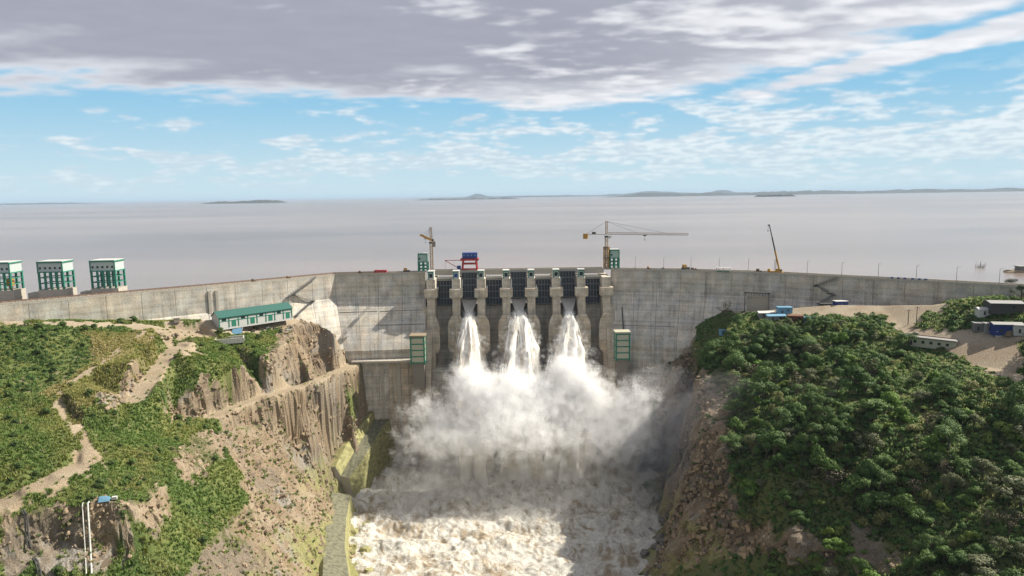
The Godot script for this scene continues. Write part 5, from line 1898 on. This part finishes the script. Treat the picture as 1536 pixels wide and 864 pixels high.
	# undergrowth and grass, too many to count
	var bush := [leaf_cloud(31, [[Vector3(0, 0.3, 0), 0.9], [Vector3(0.7, 0.1, 0.3), 0.6], [Vector3(-0.5, 0.15, -0.5), 0.7]], 150, 0.42, Vector3(1, 1, 1), 0.5, -0.1), leaf_cloud(32, [[Vector3(0, 0.2, 0), 0.7], [Vector3(-0.6, 0.1, 0.4), 0.6], [Vector3(0.5, 0.3, -0.4), 0.6]], 120, 0.36, Vector3(1, 1, 1), 0.6, -0.1)]
	var bx_ := [[], []]; var bc := [[], []]
	tries = 0
	while tries < 42000:
		tries += 1
		var x := rng.randf_range(-300, 262); var z := rng.randf_range(-440, -165)
		var c := cover_at(x, z)
		var y := ground_at(x, z)
		if y < 6: continue
		var left := x < 0
		var n := noise_a.get_noise_2d(x * 2.2 + 9, z * 2.2)
		var chance := 0.0
		if c == 0: chance = (0.95 if not left else smoothstep(0.08, 0.4, n + noise_b.get_noise_2d(x, z) * 0.3))
		elif c == 6: chance = 0.9
		elif c == 4: chance = 0.10
		elif c == 1: chance = 0.05 if n < 0.1 else 0.16
		elif c == 3: chance = 0.05 if y < 45 else 0.16
		if rng.randf() > chance: continue
		var p := Vector3(x, y, z)
		if not seen(p, 40) or dam_front(x, z) < 6.0: continue
		var s := rng.randf_range(0.55, 1.5) * (1.0 if not left else 0.8)
		var k := rng.randi() % 2
		bx_[k].append(Transform3D(Basis(Vector3.UP, rng.randf() * TAU).scaled(Vector3(s, s * rng.randf_range(0.7, 1.2), s)), p))
		var v := Vector3(0.062, 0.125, 0.024).lerp(Vector3(0.155, 0.205, 0.045), clampf(0.5 + n + rng.randf_range(-0.5, 0.5), 0, 1))
		if c == 6: v *= Vector3(0.62, 0.78, 0.7)
		elif rng.randf() < 0.12: v = Vector3(0.22, 0.20, 0.09)
		if not left: v *= Vector3(0.9, 1.1, 1.0)
		if c == 3 or c == 1: v *= 0.8
		bc[k].append(Color(v.x, v.y, v.z))
	for k in 2: multi("undergrowth", "low green undergrowth covering the slopes", bush[k], fm, bx_[k], bc[k])
	print("undergrowth ", bx_[0].size() + bx_[1].size())
	var gt := [tuft(51, 26, 0.9, 0.8, Vector3(1, 1, 1)), tuft(52, 22, 1.2, 0.7, Vector3(1, 1, 1))]
	var gx := [[], []]; var gc := [[], []]
	tries = 0
	while tries < 150000:
		tries += 1
		var left := rng.randf() < 0.8
		var x := rng.randf_range(-290, -90) if left else rng.randf_range(95, 250)
		var z := rng.randf_range(-410, -170)
		var c := cover_at(x, z)
		var n := noise_b.get_noise_2d(x * 0.7, z * 0.7)
		var chance := 0.0
		if c == 0 or c == 4: chance = 0.9
		elif c == 6: chance = 0.3
		elif c == 1: chance = 0.10 if n > 0.0 else 0.02
		elif c == 2: chance = 0.012
		if rng.randf() > chance: continue
		var p := Vector3(x, ground_at(x, z), z)
		if p.y < 5 or not seen(p, 20) or dam_front(x, z) < 3.0: continue
		var s := rng.randf_range(0.5, 1.25)
		var k := rng.randi() % 2
		gx[k].append(Transform3D(Basis(Vector3.UP, rng.randf() * TAU).scaled(Vector3.ONE * s), p))
		var v := Vector3(0.13, 0.205, 0.045).lerp(Vector3(0.265, 0.275, 0.085), clampf(0.35 + n * 1.3 + rng.randf_range(-0.3, 0.3), 0, 1))
		if c == 4: v = Vector3(0.27, 0.265, 0.08).lerp(Vector3(0.40, 0.34, 0.16), clampf(0.4 + n * 1.5, 0, 1))
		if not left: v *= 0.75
		gc[k].append(Color(v.x, v.y, v.z))
	for k in 2: multi("grass", "long grass growing on the slopes", gt[k], gm, gx[k], gc[k])
	print("grass ", gx[0].size() + gx[1].size())
	# single trees
	var bao := tree_proto("edge_tree", "wide crowned half bare tree standing at the hill edge before the dam", "tree", "", 21, 6.5, 620, 0.42, Vector3(0.055, 0.065, 0.035), 7.5, 0.9)
	add_child(bao)
	bao.position = on_ground(1088, 478)
	var et := [[1513, 447, 6.5, 8.5, "tall loose crowned tree at the end of the dam"], [1532, 452, 5.5, 5.0, "lower dense tree beside the end pier of the dam"]]
	for q in et:
		var t := tree_proto("end_tree" if q[1] == 447 else "end_bush", q[4], "tree", "", 22 + q[1], q[2], 900, 0.5, Vector3(0.035, 0.06, 0.022), q[3], 0.7)
		add_child(t)
		t.position = on_ground(q[0], q[1])
	# unseen trees added outside the frame to throw shade onto the yard
	for k in 9:
		var t := tree_proto("added_shade_tree", "tall dark unseen tree added beyond the sandy yard to shade it", "tree", "added shade trees beyond the yard", 60 + k, 9.0, 1600, 0.85, Vector3(0.045, 0.085, 0.025), 17.0, 0.4)
		t.name = numbered("added_shade_tree")
		add_child(t)
		var z := -256.0 - k * 6.0; var x := -z * 0.79 + 6.0 + (k % 3) * 5.0
		t.position = Vector3(x, ground_at(x, z), z)
	# twigs of a drowned shrub in the reservoir
	var at := PZ(1469, 401, -560)
	at = P(1469, 402, LAKE)
	var ds := thing("drowned_shrub", "leafless drowned shrub sticking out of the muddy reservoir", "shrub", at)
	for k in 26:
		var st := st_new()
		var a := rng.randf() * TAU
		var d := rng.randf_range(0.5, 5.5)
		var b := Vector3(cos(a) * d * 0.7, -1, sin(a) * d * 0.5)
		tube(st, b, b + Vector3(cos(a) * d * 0.4, rng.randf_range(2.5, 6.0), sin(a) * 0.6), 0.14, 0.05, 4, false)
		part("twig", st, mats["bark"], ds)
func dam_front(x: float, z: float) -> float:  # how far a point lies downstream of the crest line
	var best := 1e9
	for s in plan.size() - 1:
		var a := plan[s]; var e := (plan[s + 1] - a)
		var t := clampf((Vector2(x, z) - a).dot(e) / e.length_squared(), 0, 1)
		var d := Vector2(x, z) - (a + e * t)
		var n := Vector2(-e.y, e.x).normalized()
		if d.length() < absf(best): best = d.length() * signf(d.dot(n))
	return best

# ---------- the three jets and their spray ----------
func make_water_jets() -> void:
	var jm := mat("jet_water", 1, 1, 1, 0.5)
	jm.vertex_color_use_as_albedo = true
	jm.backlight_enabled = true
	jm.backlight = Color(0.5, 0.5, 0.48)
	var drops := drop_cluster(91)
	var dm := mat("spray_drops", 0.985, 0.985, 0.985, 0.6)
	dm.backlight_enabled = true
	dm.backlight = Color(1, 1, 1)
	var all := []
	var jets := [[-29.0, 3.5, 4.6, 19.0, "narrow white water jet from the raised gate nearest the yellow crane"], [4.5, 3.6, 8.0, 25.0, "thick central water jet bursting from the middle raised gate"], [38.0, -7.0, 4.6, 24.0, "narrow white water jet from the raised gate nearest the pale crane"]]
	for j in jets.size():
		var q: Array = jets[j]
		var g := thing("water_jet", q[4], "water jet", Vector3(q[0], 0, 0), 0.0, "spillway jets")
		var na := 44; var nl := 130
		var pos := PackedVector3Array(); var col := PackedColorArray(); var idx := PackedInt32Array()
		for i in nl + 1:
			var t := float(i) / nl
			# out of the slit and down like a thrown stream
			var y := 99.0 - 9.0 * t - 92.0 * t * t
			var z := -456.0 + 14.0 * t + 46.0 * t
			var x: float = q[1] * t * t
			var w: float = lerpf(q[2], q[3], smoothstep(0.02, 0.85, t)) * 0.5
			var th := lerpf(2.2, 6.5, smoothstep(0.05, 0.6, t))
			for a in na:
				var f := TAU * a / na
				var e := Vector3(cos(f) * w, sin(f) * th * 0.55, sin(f) * th)
				var rough := noise_b.get_noise_3d(cos(f) * 24.0 + j * 50.0, t * 22.0, sin(f) * 24.0) * 1.25 + noise_c.get_noise_3d(cos(f) * 9.0, t * 24.0, sin(f) * 9.0 + j * 9.0) * 0.35
				pos.append(Vector3(x, y, z) + e * (1.0 + rough * smoothstep(0.0, 0.25, t) * 1.0))
				var s := noise_b.get_noise_3d(cos(f) * 22.0 + j * 31.0, t * 26.0, sin(f) * 22.0) * 1.6 + noise_c.get_noise_3d(cos(f) * 9.0, t * 20.0, sin(f) * 9.0) * 0.5
				var v := Vector3(0.84, 0.81, 0.75).lerp(Vector3(0.56, 0.46, 0.33), clampf(0.25 + s * 1.2, 0, 1) * [0.7, 1.0, 0.7][j])
				col.append(Color(v.x, v.y, v.z))
			if i < nl:
				for a in na:
					var b := (a + 1) % na
					var k := i * na
					for o in [k + a, k + na + a, k + na + b, k + a, k + na + b, k + b]: idx.append(o)
			# torn water round the stream
			for n in int(9 + 36 * t):
				var f := rng.randf() * TAU
				var rr := 0.75 + absf(rng.randfn()) * (0.42 + 0.5 * t)
				var p := Vector3(q[0] + x + cos(f) * w * rr, y + sin(f) * th * 0.55 * rr, z + sin(f) * th * rr)
				all.append(drop_at(p, rng.randf_range(0.35, 0.8)))
		var nor := PackedVector3Array(); nor.resize(pos.size())
		for t in range(0, idx.size(), 3):
			var f := (pos[idx[t + 2]] - pos[idx[t]]).cross(pos[idx[t + 1]] - pos[idx[t]])
			for k in 3: nor[idx[t + k]] += f
		for k in nor.size(): nor[k] = nor[k].normalized()
		# smooth sheet sliding out under the gate and squeezed into the slit
		var sheet := SurfaceTool.new()
		sheet.begin(Mesh.PRIMITIVE_TRIANGLES)
		sheet.set_smooth_group(0)
		var rows := []
		for i in 15:
			var t := i / 14.0
			var w := lerpf(5.6, 2.2, smoothstep(0.15, 1.0, t))
			var row := []
			for a in 13:
				var u := a / 6.0 - 1.0
				row.append(Vector3(u * w, lerpf(107.2, 95.5, t * t * 0.6 + t * 0.4) + u * u * 0.7 + noise_b.get_noise_2d(u * 30.0 + j * 20, t * 60.0) * 0.5, lerpf(-465.0, -446.5, t)))
			rows.append(row)
		for i in 14:
			for a in 12: quad(sheet, rows[i][a], rows[i][a + 1], rows[i + 1][a + 1], rows[i + 1][a])
		sheet.generate_normals()
		put_mesh("sheet", sheet.commit(), mat("sliding_water", 0.46, 0.43, 0.39, 0.25), g)
		# torn strands flying beside the stream
		var strands := st_new()
		for n in 190:
			var f := rng.randf() * TAU
			var rr := 0.85 + absf(rng.randfn()) * 0.32
			var t0 := rng.randf_range(0.03, 0.6)
			var t1 := t0 + rng.randf_range(0.05, 0.16)
			var half := rng.randf_range(0.10, 0.38)
			var last := PackedVector3Array()
			for k in 6:
				var t := lerpf(t0, t1, k / 5.0)
				var w: float = lerpf(q[2], q[3], smoothstep(0.02, 0.85, t)) * 0.5 * rr
				var th := lerpf(2.2, 6.5, smoothstep(0.05, 0.6, t)) * rr
				var p := Vector3(q[1] * t * t + cos(f) * w, 99.0 - 9.0 * t - 92.0 * t * t + sin(f) * th * 0.55, -456.0 + 60.0 * t + sin(f) * th)
				var e := Vector3(half * sin(PI * (0.1 + 0.85 * k / 5.0)), 0, half * 0.5)
				if k > 0: quad(strands, last[0], last[1], p + e, p - e)
				last = PackedVector3Array([p - e, p + e])
		part("strands", strands, mat("strand_water", 0.86, 0.84, 0.79, 0.5), g)
		put_mesh("stream", grid_mesh(pos, nor, col, idx), jm, g)
	# billows of spray where the jets strike: [pixel x, pixel y, depth, radius x, radius y, radius z, clusters]
	for b in [[706, 578, -398, 9, 9, 8, 900], [770, 590, -394, 13, 9, 9, 1300], [852, 566, -402, 11, 11, 9, 1100], [812, 596, -396, 14, 9, 9, 900], [718, 602, -392, 15, 12, 10, 2000], [700, 592, -395, 9, 8, 8, 900], [748, 606, -388, 12, 11, 9, 1300], [770, 645, -380, 24, 15, 14, 2600], [725, 648, -382, 20, 15, 12, 2200], [800, 622, -392, 15, 11, 10, 1200],
		[872, 590, -398, 13, 12, 10, 1500], [848, 572, -402, 8, 9, 7, 500], [888, 604, -398, 12, 11, 9, 1100], [840, 626, -392, 18, 14, 11, 1600], [900, 645, -390, 20, 17, 13, 1800], [945, 640, -388, 16, 20, 12, 800], [955, 615, -394, 11, 15, 10, 350],
		[665, 648, -386, 18, 13, 11, 1000], [640, 625, -400, 12, 10, 9, 350], [830, 668, -376, 34, 11, 14, 1500], [720, 672, -372, 30, 10, 14, 1300], [930, 676, -374, 24, 12, 13, 800], [655, 672, -376, 18, 8, 10, 800]]:
		var c := PZ(b[0], b[1] - 10, b[2])
		for n in int(b[6] * 0.5):
			var d := Vector3(rng.randfn() * 0.5 * b[3], rng.randfn() * 0.5 * b[4], rng.randfn() * 0.5 * b[5])
			var p := c + d
			# knots of thicker spray
			if noise_b.get_noise_3d(p.x * 1.3, p.y * 1.3, p.z * 1.3) < rng.randf_range(-0.8, 0.15): continue
			if p.y < 0.5: p.y = rng.randf_range(0.5, 5.0)
			all.append(drop_at(p, rng.randf_range(0.8, 1.7)))
	# a low bank of spray over the water below the jets
	for n in 5000:
		var z := -418.0 + absf(rng.randfn()) * 20.0
		var x := rng.randf_range(-76, 84)
		if absf(x - 4) > 60 and rng.randf() < 0.5: continue
		var high := lerpf(34.0, 3.0, clampf((z + 418.0) / 50.0, 0, 1))
		var p := Vector3(x, river_height(x, z) + absf(rng.randfn()) * high * 0.5, z)
		if noise_b.get_noise_3d(p.x, p.y * 1.5, p.z) < rng.randf_range(-0.5, 0.1): continue
		all.append(drop_at(p, rng.randf_range(0.8, 1.6)))
	for n in 2600:
		var p := Vector3(rng.randf_range(-78, 82), 0, rng.randf_range(-392, -338))
		p.y = river_height(p.x, p.z) + absf(rng.randfn()) * lerpf(1.0, 7.0, clampf((-p.z - 338.0) / 50.0, 0, 1))
		if rng.randf() > (-p.z - 330.0) / 60.0 or noise_b.get_noise_3d(p.x, p.y, p.z) < rng.randf_range(-0.5, 0.2): continue
		all.append(drop_at(p, rng.randf_range(0.7, 1.4)))
	# flecks thrown up by the rollers
	for n in 2600:
		var x := rng.randf_range(-80, 75); var z := rng.randf_range(-410, -290)
		var h := river_height(x, z)
		if h < 2.0: continue
		all.append(drop_at(Vector3(x, h + absf(rng.randfn()) * 0.9, z), rng.randf_range(0.2, 0.5)))
	multi("spray", "white spray of drops billowing where the jets strike the river", drops, dm, all)
	print("spray ", all.size())
	# fine mist drifting off the spray towards the shaded cliff
	var mist := thing("mist", "thin grey mist drifting from the spray past the dark cliff", "mist")
	mist.set_meta("kind", "stuff")
	for b in [[930, 650, -385, 80, 60, 50, 0.005], [1000, 650, -375, 70, 80, 50, 0.006], [1040, 700, -345, 70, 80, 60, 0.004], [1085, 690, -325, 60, 90, 50, 0.003]]:
		var f := FogVolume.new()
		f.name = "mist_bank"
		f.shape = RenderingServer.FOG_VOLUME_SHAPE_ELLIPSOID
		f.size = Vector3(b[3], b[4], b[5])
		f.position = PZ(b[0], b[1], b[2])
		var fm := FogMaterial.new()
		fm.density = b[6]
		fm.albedo = Color(0.97, 0.97, 0.98)
		fm.edge_fade = 0.5
		f.material = fm
		mist.add_child(f, true)
func drop_at(p: Vector3, s: float) -> Transform3D:
	return Transform3D(Basis.from_euler(Vector3(rng.randf() * 6, rng.randf() * 6, rng.randf() * 6)).scaled(Vector3.ONE * s), p)
func drop_cluster(seed_: int) -> ArrayMesh:
	var r := RandomNumberGenerator.new(); r.seed = seed_
	var st := st_new()
	for k in 170:  # torn flakes of water
		var c := Vector3(r.randfn(), r.randfn(), r.randfn()) * 0.9
		var s := r.randf_range(0.05, 0.15)
		var u := Vector3(r.randfn(), r.randfn(), r.randfn()).normalized() * s
		var v := u.cross(Vector3(r.randfn(), r.randfn(), r.randfn())).normalized() * s
		tri(st, c - u, c + u, c + v)
	st.generate_normals()
	return st.commit()
